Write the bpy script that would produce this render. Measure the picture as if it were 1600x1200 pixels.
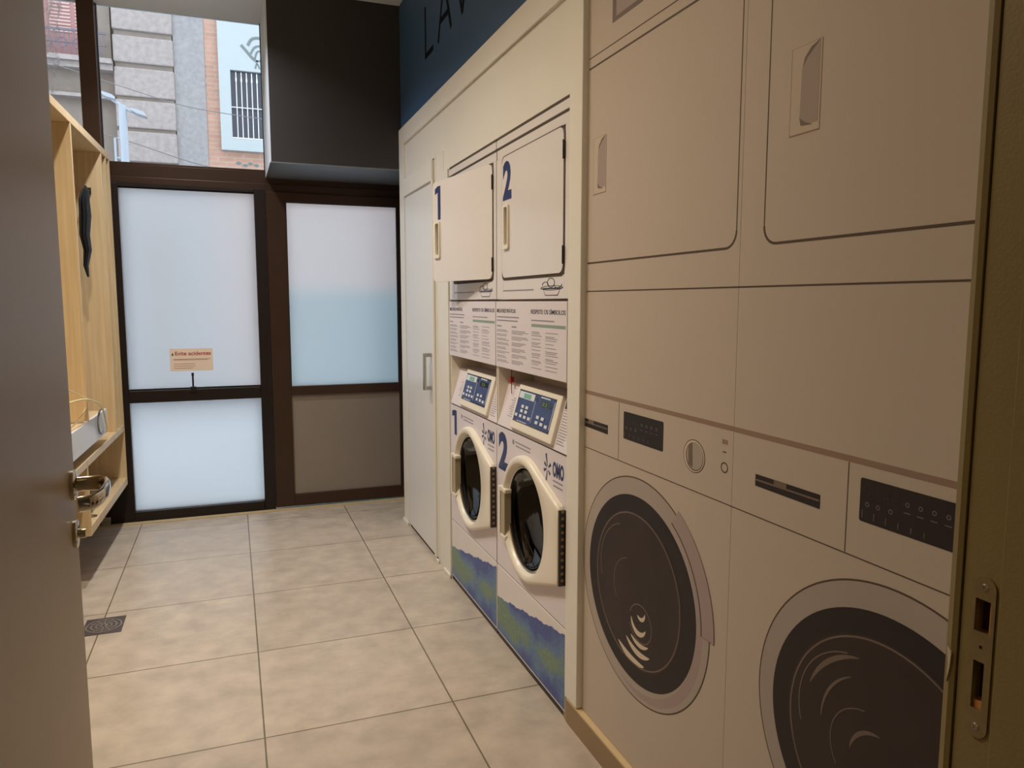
import bpy, bmesh, math, random
from mathutils import Vector, Matrix

for _o in list(bpy.data.objects):
    bpy.data.objects.remove(_o, do_unlink=True)
SC = bpy.context.scene
COL = SC.collection
random.seed(7)
PI = math.pi

# ------------------------------------------------------------------ camera
H = 1.35
cam_d = bpy.data.cameras.new('camera')
cam = bpy.data.objects.new('camera', cam_d)
COL.objects.link(cam)
cam_d.sensor_fit = 'HORIZONTAL'
cam_d.sensor_width = 36.0
cam_d.lens = 36.0 * 1161.1 / 1600.0
cam_d.clip_start = 0.02
cam_d.clip_end = 200
_yaw, _pit, _rol = 0.359577, -0.109923, 0.000482
_f = Vector((math.sin(_yaw) * math.cos(_pit), math.cos(_yaw) * math.cos(_pit), math.sin(_pit)))
_r0 = Vector((math.cos(_yaw), -math.sin(_yaw), 0))
_u0 = _r0.cross(_f)
_r = _r0 * math.cos(_rol) + _u0 * math.sin(_rol)
_u = -_r0 * math.sin(_rol) + _u0 * math.cos(_rol)
_m = Matrix((_r, _u, -_f)).transposed().to_4x4()
_m.translation = (0, 0, H)
cam.matrix_world = _m
SC.camera = cam

# ------------------------------------------------------------------ view, world, lights
SC.view_settings.view_transform = 'Standard'
SC.view_settings.look = 'None'
SC.view_settings.gamma = 1.0
SC.view_settings.use_curve_mapping = False
SC.view_settings.exposure = 0.0

W = bpy.data.worlds.new('sky')
SC.world = W
W.use_nodes = True
_bg = W.node_tree.nodes['Background']
_bg.inputs[0].default_value = (0.88, 0.92, 1.0, 1)
_bg.inputs[1].default_value = 2.45


def area(name, loc, size, power, color, rot=(0, 0, 0), shape='DISK', size_y=None, spread=None):
    d = bpy.data.lights.new(name, 'AREA')
    d.energy = power
    d.color = color
    d.shape = shape
    d.size = size
    if size_y:
        d.size_y = size_y
    if spread:
        d.spread = spread
    o = bpy.data.objects.new(name, d)
    o.location = loc
    o.rotation_euler = rot
    COL.objects.link(o)
    return o


WARM = (1.0, 0.88, 0.70)
area('overhead_light', (-0.35, 1.75, 3.02), 0.08, 12.5, (1.0, 0.82, 0.58), spread=math.radians(135))
area('overhead_light', (-0.35, 2.85, 3.02), 0.08, 22, WARM, spread=math.radians(135))
area('overhead_light', (-0.25, 4.05, 3.02), 0.08, 16, (0.92, 0.95, 1.0), spread=math.radians(135))  # cool fill added to stand in for window daylight
area('hall_ceiling_lamp', (-0.1, -0.9, 2.62), 0.3, 1.6, (1.0, 0.72, 0.36))


# ------------------------------------------------------------------ materials
def lin(c):
    c = c / 255.0
    return c / 12.92 if c <= 0.04045 else ((c + 0.055) / 1.055) ** 2.4


def rgb(r, g, b):
    return (lin(r), lin(g), lin(b), 1)


MATS = {}


def mat(name, col, rough=0.5, metal=0.0, noise=0.0, nscale=8.0, bump=0.0, bscale=120.0, stretch=None, coat=0.0, spec=0.5):
    if name in MATS:
        return MATS[name]
    m = bpy.data.materials.new(name)
    m.use_nodes = True
    nt = m.node_tree
    b = nt.nodes['Principled BSDF']
    b.inputs['Base Color'].default_value = col
    b.inputs['Roughness'].default_value = rough
    b.inputs['Metallic'].default_value = metal
    b.inputs['Specular IOR Level'].default_value = spec
    b.inputs['Coat Weight'].default_value = coat
    tc = nt.nodes.new('ShaderNodeTexCoord')
    mp = nt.nodes.new('ShaderNodeMapping')
    nt.links.new(tc.outputs['Object'], mp.inputs[0])
    if stretch:
        mp.inputs['Scale'].default_value = stretch
    nz = nt.nodes.new('ShaderNodeTexNoise')
    nz.inputs['Scale'].default_value = nscale
    nz.inputs['Detail'].default_value = 5
    nt.links.new(mp.outputs[0], nz.inputs['Vector'])
    mx = nt.nodes.new('ShaderNodeMix')
    mx.data_type = 'RGBA'
    n = max(noise, 0.015)
    mx.inputs[6].default_value = tuple(c * (1 - n) for c in col[:3]) + (1,)
    mx.inputs[7].default_value = tuple(min(1, c * (1 + n)) for c in col[:3]) + (1,)
    nt.links.new(nz.outputs['Fac'], mx.inputs[0])
    nt.links.new(mx.outputs[2], b.inputs['Base Color'])
    if bump:
        n2 = nt.nodes.new('ShaderNodeTexNoise')
        n2.inputs['Scale'].default_value = bscale
        n2.inputs['Detail'].default_value = 3
        nt.links.new(mp.outputs[0], n2.inputs['Vector'])
        bp = nt.nodes.new('ShaderNodeBump')
        bp.inputs['Strength'].default_value = bump
        bp.inputs['Distance'].default_value = 0.002
        nt.links.new(n2.outputs['Fac'], bp.inputs['Height'])
        nt.links.new(bp.outputs[0], b.inputs['Normal'])
    MATS[name] = m
    return m


M_white = mat('white_paint', rgb(232, 228, 218), 0.38, noise=0.02)
M_enamel = mat('white_enamel', rgb(228, 222, 220), 0.22, noise=0.01)
M_closet = mat('closet_white', rgb(228, 228, 226), 0.35, noise=0.02)
M_decal = mat('decal_white', rgb(226, 218, 224), 0.45, noise=0.02)
M_plastic = mat('cream_plastic', rgb(236, 228, 212), 0.3, noise=0.01)
M_navy = mat('navy_ink', rgb(38, 50, 100), 0.4)
M_ink = mat('grey_ink', rgb(146, 141, 152), 0.5)
M_inkd = mat('dark_ink', rgb(70, 70, 84), 0.5)
M_gap = mat('gap_dark', rgb(70, 55, 40), 0.7)
M_black = mat('black_plastic', rgb(18, 17, 18), 0.4)
M_hinge = mat('hinge_black', rgb(45, 38, 34), 0.45)
M_steel = mat('brushed_steel', rgb(190, 185, 178), 0.28, 1.0, noise=0.05, nscale=60, stretch=(1, 1, 8))
M_chrome = mat('lever_nickel', rgb(190, 180, 160), 0.14, 1.0)
M_sage = mat('sage_bar', rgb(140, 160, 150), 0.5)
M_panelblue = mat('panel_blue', rgb(44, 60, 112), 0.25)
M_key = mat('keypad_white', rgb(215, 220, 232), 0.4)
M_lcd = mat('lcd_black', rgb(22, 25, 30), 0.15)
M_bluewall = mat('blue_wall_paint', rgb(54, 86, 124), 0.6, noise=0.05, nscale=3)
M_letter = mat('wall_letter_black', rgb(10, 12, 22), 0.85, spec=0.15)
M_dark = mat('dark_brown_paint', rgb(50, 46, 45), 0.55, noise=0.04)
M_soffit = mat('soffit_daylit', rgb(110, 114, 120), 0.45, noise=0.04)  # dark paint made grey, daylight reflected on the underside put into the colour
M_ceil = mat('ceiling_paint', rgb(212, 220, 230), 0.7, noise=0.02)
M_bronze = mat('bronze_aluminium', rgb(66, 46, 34), 0.36, 0.35, noise=0.06, nscale=20, stretch=(1, 1, .2))
M_bronzed = mat('bronze_aluminium_dark', rgb(34, 24, 22), 0.4, 0.3, noise=0.05)
M_panelbrown = mat('kick_panel_taupe', rgb(138, 126, 114), 0.55, noise=0.05, nscale=5)
M_sill = mat('threshold_stone', rgb(190, 168, 128), 0.6, noise=0.06, nscale=20)
M_plaster = mat('wall_plaster', rgb(205, 192, 170), 0.7, noise=0.02)
M_skirt = mat('skirting_tile', rgb(150, 124, 92), 0.45, noise=0.08, nscale=10)
M_door = mat('door_paint', rgb(164, 141, 103), 0.42, noise=0.05, nscale=5, bump=0.08, bscale=300)
M_jamb = mat('jamb_paint', rgb(142, 124, 78), 0.5, noise=0.06, nscale=12, bump=0.15, bscale=250)
M_rawwood = mat('raw_wood', rgb(205, 140, 70), 0.7, noise=0.2, nscale=20, stretch=(1, 1, .1))
M_chip = mat('chipped_filler', rgb(220, 205, 180), 0.8)
M_oldsteel = mat('worn_steel', rgb(160, 146, 112), 0.42, 0.8, noise=0.2, nscale=60)
M_rubber = mat('black_strap', rgb(9, 8, 10), 0.6, noise=0.2, nscale=60)
M_cable = mat('pale_cable', rgb(225, 205, 150), 0.5)
M_greycable = mat('grey_cable', rgb(120, 118, 120), 0.5)
M_bin = mat('bin_white', rgb(222, 220, 222), 0.4)
M_paper = mat('sign_paper', rgb(236, 216, 196), 0.7)
M_red = mat('sign_red', rgb(170, 60, 45), 0.6)
M_redtag = mat('red_tag', rgb(160, 30, 25), 0.4)
# mural inks
M_mur = mat('mural_print', rgb(194, 180, 168), 0.62, noise=0.025, nscale=40, stretch=(1, 6, .3), bump=0.05, bscale=400)
M_mur2 = mat('mural_print_light', rgb(196, 182, 166), 0.62, noise=0.02)
M_murline = mat('mural_line', rgb(84, 66, 54), 0.62)
M_murband = mat('mural_band', rgb(148, 124, 108), 0.62)
M_mursilver = mat('mural_silver', rgb(172, 160, 152), 0.6, noise=0.12, nscale=2.5)
M_murmauve = mat('mural_mauve', rgb(166, 148, 146), 0.6, noise=0.06, nscale=6)
M_murblack = mat('mural_black', rgb(30, 22, 24), 0.55)
M_murdrum = mat('mural_drum', rgb(48, 36, 34), 0.55, noise=0.35, nscale=9)
M_murglint = mat('mural_glint', rgb(215, 200, 182), 0.6)
M_murgrey = mat('mural_grey', rgb(118, 102, 92), 0.6, noise=0.2, nscale=12)
M_murshade = mat('mural_recess', rgb(164, 148, 142), 0.62)
# street
M_stone = mat('street_stone', rgb(166, 156, 154), 0.9, noise=0.35, nscale=14, bump=0.4, bscale=20)
M_stone2 = mat('street_stone_dark', rgb(140, 128, 120), 0.9, noise=0.2, nscale=10)
M_conc = mat('street_concrete', rgb(158, 154, 156), 0.9, noise=0.3, nscale=16)
M_rose = mat('rose_shutter', rgb(172, 128, 126), 0.8, noise=0.08)
M_iron = mat('balcony_iron', rgb(110, 104, 118), 0.6)
M_bwhite = mat('street_white_render', rgb(184, 192, 196), 0.85, noise=0.03)
M_graff = mat('graffiti_grey', rgb(120, 128, 130), 0.8)
M_dglass = mat('dark_window', rgb(64, 66, 80), 0.2)
M_bars = mat('white_bars', rgb(225, 228, 232), 0.5)
M_lamp = mat('lamp_white', rgb(176, 184, 196), 0.4)
M_pave = mat('pavement', rgb(196, 198, 200), 0.85, noise=0.1, nscale=4)
M_pave2 = mat('street_asphalt', rgb(120, 122, 126), 0.9, noise=0.1)
M_teal = mat('teal_tint_panel', rgb(50, 140, 150), 0.7)


def wood_mat():
    m = bpy.data.materials.new('beech_veneer')
    m.use_nodes = True
    nt = m.node_tree
    b = nt.nodes['Principled BSDF']
    b.inputs['Roughness'].default_value = 0.45
    tc = nt.nodes.new('ShaderNodeTexCoord')
    mp = nt.nodes.new('ShaderNodeMapping')
    mp.inputs['Scale'].default_value = (30, 30, 1.2)
    nt.links.new(tc.outputs['Object'], mp.inputs[0])
    nz = nt.nodes.new('ShaderNodeTexNoise')
    nz.inputs['Scale'].default_value = 2.0
    nz.inputs['Detail'].default_value = 6
    nt.links.new(mp.outputs[0], nz.inputs['Vector'])
    cr = nt.nodes.new('ShaderNodeValToRGB')
    cr.color_ramp.elements[0].position = 0.3
    cr.color_ramp.elements[0].color = rgb(204, 176, 132)
    cr.color_ramp.elements[1].position = 0.7
    cr.color_ramp.elements[1].color = rgb(220, 196, 156)
    nt.links.new(nz.outputs['Fac'], cr.inputs[0])
    nt.links.new(cr.outputs[0], b.inputs['Base Color'])
    return m


M_wood = wood_mat()


def brick_mat(name, c1, c2, mortar, bw, bh, ms, offset=0.5, axes='xz', loc=(0, 0, 0), rough=0.8, mottled=0.1, nscale=6, bumpd=0.0, rough_var=False):
    m = bpy.data.materials.new(name)
    m.use_nodes = True
    nt = m.node_tree
    b = nt.nodes['Principled BSDF']
    b.inputs['Roughness'].default_value = rough
    tc = nt.nodes.new('ShaderNodeTexCoord')
    sp = nt.nodes.new('ShaderNodeSeparateXYZ')
    cb = nt.nodes.new('ShaderNodeCombineXYZ')
    nt.links.new(tc.outputs['Object'], sp.inputs[0])
    nt.links.new(sp.outputs['XYZ'.index(axes[0].upper())], cb.inputs[0])
    nt.links.new(sp.outputs['XYZ'.index(axes[1].upper())], cb.inputs[1])
    mp = nt.nodes.new('ShaderNodeMapping')
    mp.inputs['Location'].default_value = loc
    nt.links.new(cb.outputs[0], mp.inputs[0])
    br = nt.nodes.new('ShaderNodeTexBrick')
    br.offset = offset
    br.inputs['Color1'].default_value = c1
    br.inputs['Color2'].default_value = c2
    br.inputs['Mortar'].default_value = mortar
    br.inputs['Scale'].default_value = 1
    br.inputs['Mortar Size'].default_value = ms
    br.inputs['Mortar Smooth'].default_value = 0.1
    br.inputs['Brick Width'].default_value = bw
    br.inputs['Row Height'].default_value = bh
    nt.links.new(mp.outputs[0], br.inputs['Vector'])
    nz = nt.nodes.new('ShaderNodeTexNoise')
    nz.inputs['Scale'].default_value = nscale
    nz.inputs['Detail'].default_value = 9
    nz.inputs['Roughness'].default_value = 0.6
    nt.links.new(tc.outputs['Object'], nz.inputs['Vector'])
    mr = nt.nodes.new('ShaderNodeMapRange')
    mr.inputs['From Min'].default_value = 0.3
    mr.inputs['From Max'].default_value = 0.7
    mr.inputs['To Min'].default_value = 1 - mottled
    mr.inputs['To Max'].default_value = 1 + mottled
    nt.links.new(nz.outputs['Fac'], mr.inputs[0])
    mx = nt.nodes.new('ShaderNodeMix')
    mx.data_type = 'RGBA'
    mx.blend_type = 'MULTIPLY'
    mx.inputs[0].default_value = 1
    nt.links.new(br.outputs['Color'], mx.inputs[6])
    nt.links.new(mr.outputs[0], mx.inputs[7])
    nt.links.new(mx.outputs[2], b.inputs['Base Color'])
    if rough_var:
        r2 = nt.nodes.new('ShaderNodeMapRange')
        r2.inputs['To Min'].default_value = rough - 0.08
        r2.inputs['To Max'].default_value = rough + 0.12
        nt.links.new(nz.outputs['Fac'], r2.inputs[0])
        nt.links.new(r2.outputs[0], b.inputs['Roughness'])
    bp = nt.nodes.new('ShaderNodeBump')
    bp.invert = True
    bp.inputs['Strength'].default_value = 0.35
    bp.inputs['Distance'].default_value = 0.002
    nt.links.new(br.outputs['Fac'], bp.inputs['Height'])
    nt.links.new(bp.outputs[0], b.inputs['Normal'])
    return m


M_floor = brick_mat('floor_tile', rgb(190, 176, 160), rgb(182, 168, 153), rgb(112, 100, 78), 0.607, 0.611, 0.0028,
                    0.0, 'xy', (-0.047 + 0.607 * 10, -2.310 + 0.611 * 10, 0), 0.30, 0.17, 9.0, rough_var=True)
M_brick = brick_mat('street_brick', rgb(196, 152, 134), rgb(184, 142, 124), rgb(186, 164, 152), 0.25, 0.07, 0.008)


def glass_clear():
    m = bpy.data.materials.new('clear_glass')
    m.use_nodes = True
    nt = m.node_tree
    nt.nodes.remove(nt.nodes['Principled BSDF'])
    out = nt.nodes['Material Output']
    tr = nt.nodes.new('ShaderNodeBsdfTransparent')
    tr.inputs[0].default_value = (0.93, 0.97, 0.97, 1)
    gl = nt.nodes.new('ShaderNodeBsdfGlossy')
    gl.inputs['Roughness'].default_value = 0.02
    fr = nt.nodes.new('ShaderNodeFresnel')
    fr.inputs[0].default_value = 1.45
    mx = nt.nodes.new('ShaderNodeMixShader')
    nt.links.new(fr.outputs[0], mx.inputs[0])
    nt.links.new(tr.outputs[0], mx.inputs[1])
    nt.links.new(gl.outputs[0], mx.inputs[2])
    nt.links.new(mx.outputs[0], out.inputs[0])
    return m


def glass_frost():
    m = bpy.data.materials.new('frosted_glass')
    m.use_nodes = True
    nt = m.node_tree
    nt.nodes.remove(nt.nodes['Principled BSDF'])
    out = nt.nodes['Material Output']
    tl = nt.nodes.new('ShaderNodeBsdfTranslucent')
    tl.inputs[0].default_value = (0.80, 0.84, 0.86, 1)
    rf = nt.nodes.new('ShaderNodeBsdfRefraction')
    rf.inputs['Color'].default_value = (0.85, 0.9, 0.92, 1)
    rf.inputs['Roughness'].default_value = 0.42
    rf.inputs['IOR'].default_value = 1.15
    mx = nt.nodes.new('ShaderNodeMixShader')
    mx.inputs[0].default_value = 0.55
    nt.links.new(tl.outputs[0], mx.inputs[1])
    nt.links.new(rf.outputs[0], mx.inputs[2])
    gl = nt.nodes.new('ShaderNodeBsdfGlossy')
    gl.inputs['Roughness'].default_value = 0.35
    m2 = nt.nodes.new('ShaderNodeMixShader')
    m2.inputs[0].default_value = 0.04
    nt.links.new(mx.outputs[0], m2.inputs[1])
    nt.links.new(gl.outputs[0], m2.inputs[2])
    nt.links.new(m2.outputs[0], out.inputs[0])
    return m


def glass_drum():
    m = bpy.data.materials.new('smoked_door_glass')
    m.use_nodes = True
    nt = m.node_tree
    nt.nodes.remove(nt.nodes['Principled BSDF'])
    out = nt.nodes['Material Output']
    tr = nt.nodes.new('ShaderNodeBsdfTransparent')
    tr.inputs[0].default_value = (0.22, 0.22, 0.22, 1)
    gl = nt.nodes.new('ShaderNodeBsdfGlossy')
    gl.inputs['Roughness'].default_value = 0.04
    gl.inputs[0].default_value = (0.10, 0.10, 0.10, 1)
    fr = nt.nodes.new('ShaderNodeFresnel')
    fr.inputs[0].default_value = 1.35
    mx = nt.nodes.new('ShaderNodeMixShader')
    nt.links.new(fr.outputs[0], mx.inputs[0])
    nt.links.new(tr.outputs[0], mx.inputs[1])
    nt.links.new(gl.outputs[0], mx.inputs[2])
    nt.links.new(mx.outputs[0], out.inputs[0])
    return m


def film_mat():
    m = bpy.data.materials.new('plastic_film')
    m.use_nodes = True
    nt = m.node_tree
    nt.nodes.remove(nt.nodes['Principled BSDF'])
    out = nt.nodes['Material Output']
    tr = nt.nodes.new('ShaderNodeBsdfTransparent')
    tl = nt.nodes.new('ShaderNodeBsdfTranslucent')
    tl.inputs[0].default_value = (0.9, 0.92, 0.95, 1)
    nz = nt.nodes.new('ShaderNodeTexNoise')
    nz.inputs['Scale'].default_value = 9
    nz.inputs['Distortion'].default_value = 2.5
    mp = nt.nodes.new('ShaderNodeMapping')
    mp.inputs['Scale'].default_value = (3, 3, 0.7)
    tc = nt.nodes.new('ShaderNodeTexCoord')
    nt.links.new(tc.outputs['Object'], mp.inputs[0])
    nt.links.new(mp.outputs[0], nz.inputs['Vector'])
    cr = nt.nodes.new('ShaderNodeMapRange')
    cr.inputs['From Min'].default_value = 0.5
    cr.inputs['From Max'].default_value = 0.72
    cr.inputs['To Min'].default_value = 0.2
    cr.inputs['To Max'].default_value = 0.9
    nt.links.new(nz.outputs['Fac'], cr.inputs[0])
    mx = nt.nodes.new('ShaderNodeMixShader')
    nt.links.new(cr.outputs[0], mx.inputs[0])
    nt.links.new(tr.outputs[0], mx.inputs[1])
    nt.links.new(tl.outputs[0], mx.inputs[2])
    nt.links.new(mx.outputs[0], out.inputs[0])
    return m


M_clear, M_frost, M_smoke, M_film = glass_clear(), glass_frost(), glass_drum(), film_mat()


def seaprint():
    m = bpy.data.materials.new('blue_green_print')
    m.use_nodes = True
    nt = m.node_tree
    b = nt.nodes['Principled BSDF']
    b.inputs['Roughness'].default_value = 0.4
    tc = nt.nodes.new('ShaderNodeTexCoord')
    nz = nt.nodes.new('ShaderNodeTexNoise')
    nz.inputs['Scale'].default_value = 5.5
    nz.inputs['Detail'].default_value = 3
    nt.links.new(tc.outputs['Object'], nz.inputs['Vector'])
    cr = nt.nodes.new('ShaderNodeValToRGB')
    e = cr.color_ramp.elements
    e[0].position = 0.36
    e[0].color = rgb(62, 82, 150)
    e[1].position = 0.64
    e[1].color = rgb(112, 138, 116)
    k = e.new(0.5)
    k.color = rgb(88, 122, 164)
    sx = nt.nodes.new('ShaderNodeSeparateXYZ')
    nt.links.new(tc.outputs['Object'], sx.inputs[0])
    # the printed green stands in the middle of the band, whose axis climbs to the right
    def mth(op, a, b):
        q = nt.nodes.new('ShaderNodeMath')
        q.operation = op
        for i_, v_ in enumerate((a, b)):
            if isinstance(v_, (int, float)):
                q.inputs[i_].default_value = v_
            else:
                nt.links.new(v_, q.inputs[i_])
        return q.outputs[0]
    ax = mth('ADD', mth('MULTIPLY', sx.outputs[1], -0.08), 0.125)
    dist = mth('ABSOLUTE', mth('SUBTRACT', sx.outputs[2], ax), 0)
    fac = mth('SUBTRACT', mth('ADD', nz.outputs['Fac'], 0.16), mth('MULTIPLY', dist, 3.2))
    nt.links.new(fac, cr.inputs[0])
    n2 = nt.nodes.new('ShaderNodeTexNoise')
    n2.inputs['Scale'].default_value = 70
    nt.links.new(tc.outputs['Object'], n2.inputs['Vector'])
    mr = nt.nodes.new('ShaderNodeMapRange')
    mr.inputs['To Min'].default_value = 0.6
    mr.inputs['To Max'].default_value = 1.4
    nt.links.new(n2.outputs['Fac'], mr.inputs[0])
    mx = nt.nodes.new('ShaderNodeMix')
    mx.data_type = 'RGBA'
    mx.blend_type = 'MULTIPLY'
    mx.inputs[0].default_value = 1
    nt.links.new(cr.outputs[0], mx.inputs[6])
    nt.links.new(mr.outputs[0], mx.inputs[7])
    nt.links.new(mx.outputs[2], b.inputs['Base Color'])
    return m


M_sea = seaprint()


# ------------------------------------------------------------------ helpers
class MB:
    """collects shapes for ONE mesh object"""

    def __init__(s):
        s.v, s.f = [], []

    def add(s, vs, fs):
        n = len(s.v)
        s.v += [tuple(v) for v in vs]
        s.f += [tuple(i + n for i in f) for f in fs]
        return s

    def box(s, x0, x1, y0, y1, z0, z1):
        x0, x1 = sorted((x0, x1)); y0, y1 = sorted((y0, y1)); z0, z1 = sorted((z0, z1))
        return s.add([(x0, y0, z0), (x1, y0, z0), (x1, y1, z0), (x0, y1, z0), (x0, y0, z1), (x1, y0, z1), (x1, y1, z1), (x0, y1, z1)],
                     [(3, 2, 1, 0), (4, 5, 6, 7), (0, 1, 5, 4), (1, 2, 6, 5), (2, 3, 7, 6), (3, 0, 4, 7)])

    def prism(s, pts, axis, a0, a1):
        """pts: 2-D polygon in the two other axes (in x,y,z order)"""
        def mk(p, a):
            return {0: (a, p[0], p[1]), 1: (p[0], a, p[1]), 2: (p[0], p[1], a)}[axis]
        n = len(pts)
        return s.add([mk(p, a0) for p in pts] + [mk(p, a1) for p in pts],
                     [tuple(range(n)), tuple(range(2 * n - 1, n - 1, -1))] + [(i, i + n, (i + 1) % n + n, (i + 1) % n) for i in range(n)])

    def loft(s, rings, cap=True, closed=True):
        n = len(rings[0])
        vs = [p for r in rings for p in r]
        fs = []
        for k in range(len(rings) - 1):
            for i in range(n if closed else n - 1):
                j = (i + 1) % n
                fs.append((k * n + i, k * n + j, (k + 1) * n + j, (k + 1) * n + i))
        if cap:
            fs.append(tuple(range(n)))
            fs.append(tuple((len(rings) - 1) * n + i for i in range(n - 1, -1, -1)))
        return s.add(vs, fs)

    def tube(s, pts, r, n=10, ry=None):
        pts = [Vector(p) for p in pts]
        rings = []
        up = Vector((0, 0, 1))
        prev = None
        for i, p in enumerate(pts):
            d = (pts[min(i + 1, len(pts) - 1)] - pts[max(i - 1, 0)]).normalized()
            a = prev if prev is not None else (up if abs(d.z) < 0.9 else Vector((1, 0, 0)))
            a = (a - d * a.dot(d)).normalized()
            b = d.cross(a)
            prev = a
            rr = r[i] if isinstance(r, (list, tuple)) else r
            r2 = ry if ry else rr
            rings.append([p + a * rr * math.cos(t * 2 * PI / n) + b * r2 * math.sin(t * 2 * PI / n) for t in range(n)])
        return s.loft(rings)

    def disc_x(s, x0, x1, yc, zc, ry, rz=None, n=40):
        rz = rz or ry
        return s.prism([(yc + ry * math.cos(t * 2 * PI / n), zc + rz * math.sin(t * 2 * PI / n)) for t in range(n)], 0, x0, x1)

    def ring_x(s, x0, x1, yc, zc, r0, r1, k0=1.0, k1=1.0, n=64, a0=0.0, a1=2 * PI):
        """flat ring in the YZ plane; r = y radius, k*r = z radius"""
        full = abs(a1 - a0 - 2 * PI) < 1e-6
        m = n if full else n + 1
        P = []
        for t in range(m):
            a = a0 + (a1 - a0) * t / n
            P.append((yc + r0 * math.cos(a), zc + r0 * k0 * math.sin(a), yc + r1 * math.cos(a), zc + r1 * k1 * math.sin(a)))
        for t in range(n if full else n):
            p, q = P[t], P[(t + 1) % m]
            s.add([(x0, p[0], p[1]), (x0, p[2], p[3]), (x0, q[2], q[3]), (x0, q[0], q[1]),
                   (x1, p[0], p[1]), (x1, p[2], p[3]), (x1, q[2], q[3]), (x1, q[0], q[1])],
                  [(0, 1, 2, 3), (7, 6, 5, 4), (0, 4, 5, 1), (2, 6, 7, 3)] + ([] if full else [(0, 3, 7, 4), (1, 5, 6, 2)]))
        return s

    def build(s, name, m, parent=None, bevel=0.0, smooth=False, seg=2):
        me = bpy.data.meshes.new(name)
        me.from_pydata(s.v, [], s.f)
        bm = bmesh.new()
        bm.from_mesh(me)
        if smooth or bevel:
            bmesh.ops.remove_doubles(bm, verts=bm.verts, dist=1e-6)
        bmesh.ops.recalc_face_normals(bm, faces=bm.faces)
        bm.to_mesh(me)
        bm.free()
        me.materials.append(m)
        o = bpy.data.objects.new(name, me)
        COL.objects.link(o)
        if parent is not None:
            o.parent = parent
        if bevel:
            b = o.modifiers.new('bevel', 'BEVEL')
            b.width = bevel
            b.segments = seg
            b.limit_method = 'ANGLE'
            b.angle_limit = math.radians(40)
        if smooth:
            for p in me.polygons:
                p.use_smooth = True
            e = o.modifiers.new('edge', 'EDGE_SPLIT')
            e.split_angle = math.radians(38)
        return o


def box(name, m, parent, x0, x1, y0, y1, z0, z1, bevel=0.0):
    return MB().box(x0, x1, y0, y1, z0, z1).build(name, m, parent, bevel)


def rrect(a0, a1, b0, b1, r, n=6):
    out = []
    for cx, cy, s in ((a1 - r, b1 - r, 0), (a0 + r, b1 - r, 1), (a0 + r, b0 + r, 2), (a1 - r, b0 + r, 3)):
        for k in range(n + 1):
            t = (s + k / n) * PI / 2
            out.append((cx + r * math.cos(t), cy + r * math.sin(t)))
    return out


def curve_mesh(name, curve, m, parent, fn):
    """curve object -> mesh with its vertices mapped by fn"""
    tmp = bpy.data.objects.new('tmp', curve)
    COL.objects.link(tmp)
    me = bpy.data.meshes.new_from_object(tmp)
    bpy.data.objects.remove(tmp)
    me.name = name
    for v in me.vertices:
        v.co = fn(v.co)
    bm = bmesh.new()
    bm.from_mesh(me)
    bmesh.ops.recalc_face_normals(bm, faces=bm.faces)
    bm.to_mesh(me)
    bm.free()
    me.materials.clear()
    me.materials.append(m)
    o = bpy.data.objects.new(name, me)
    COL.objects.link(o)
    if parent is not None:
        o.parent = parent
    return o


def holed(name, outer, holes, axis, a0, a1, m, parent=None):
    """polygon with holes extruded between a0 and a1 along the axis"""
    c = bpy.data.curves.new('c', 'CURVE')
    c.dimensions = '2D'
    c.fill_mode = 'BOTH'
    c.extrude = 0.5
    for poly in [outer] + holes:
        sp = c.splines.new('POLY')
        sp.points.add(len(poly) - 1)
        for i, p in enumerate(poly):
            sp.points[i].co = (p[0], p[1], 0, 1)
        sp.use_cyclic_u = True

    def fn(co):
        a = a0 + (a1 - a0) * (co.z + 0.5)
        return {0: (a, co.x, co.y), 1: (co.x, a, co.y), 2: (co.x, co.y, a)}[axis]
    return curve_mesh(name, c, m, parent, fn)


def text(name, body, m, parent, bbox, place, bold=0.0, sx=1.0):
    """letters fitted to bbox (w,h); place(u,v,d) -> 3-D, u to the right, v up, d out of the surface (0..1)"""
    c = bpy.data.curves.new('t', 'FONT')
    c.body = body
    c.size = 1
    c.extrude = 0.5
    c.offset = bold
    c.resolution_u = 3
    tmp = bpy.data.objects.new('tmp', c)
    COL.objects.link(tmp)
    me = bpy.data.meshes.new_from_object(tmp)
    bpy.data.objects.remove(tmp)
    xs = [v.co.x for v in me.vertices]
    ys = [v.co.y for v in me.vertices]
    x0, x1, y0, y1 = min(xs), max(xs), min(ys), max(ys)
    for v in me.vertices:
        v.co = place((v.co.x - x0) / (x1 - x0) * bbox[0], (v.co.y - y0) / (y1 - y0) * bbox[1], v.co.z + 0.5)
    me.name = name
    me.materials.clear()
    me.materials.append(m)
    o = bpy.data.objects.new(name, me)
    COL.objects.link(o)
    if parent is not None:
        o.parent = parent
    return o


def wall_place(x, y0, z0, t=0.0006):
    """lettering on a face that looks towards -X; (y0,z0) its lower left as read"""
    return lambda u, v, d: (x - t * d, y0 - u, z0 + v)


def empty(name, loc=(0, 0, 0), rz=0.0, parent=None):
    o = bpy.data.objects.new(name, None)
    o.empty_display_size = 0.1
    COL.objects.link(o)
    o.location = loc
    o.rotation_euler = (0, 0, rz)
    if parent is not None:
        o.parent = parent
    return o


def tag(o, label=None, cat=None, group=None, kind=None):
    if label: o['label'] = label
    if cat: o['category'] = cat
    if group: o['group'] = group
    if kind: o['kind'] = kind
    return o


def struct(o, label=None):
    o['kind'] = 'structure'
    if label: o['label'] = label
    return o


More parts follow.
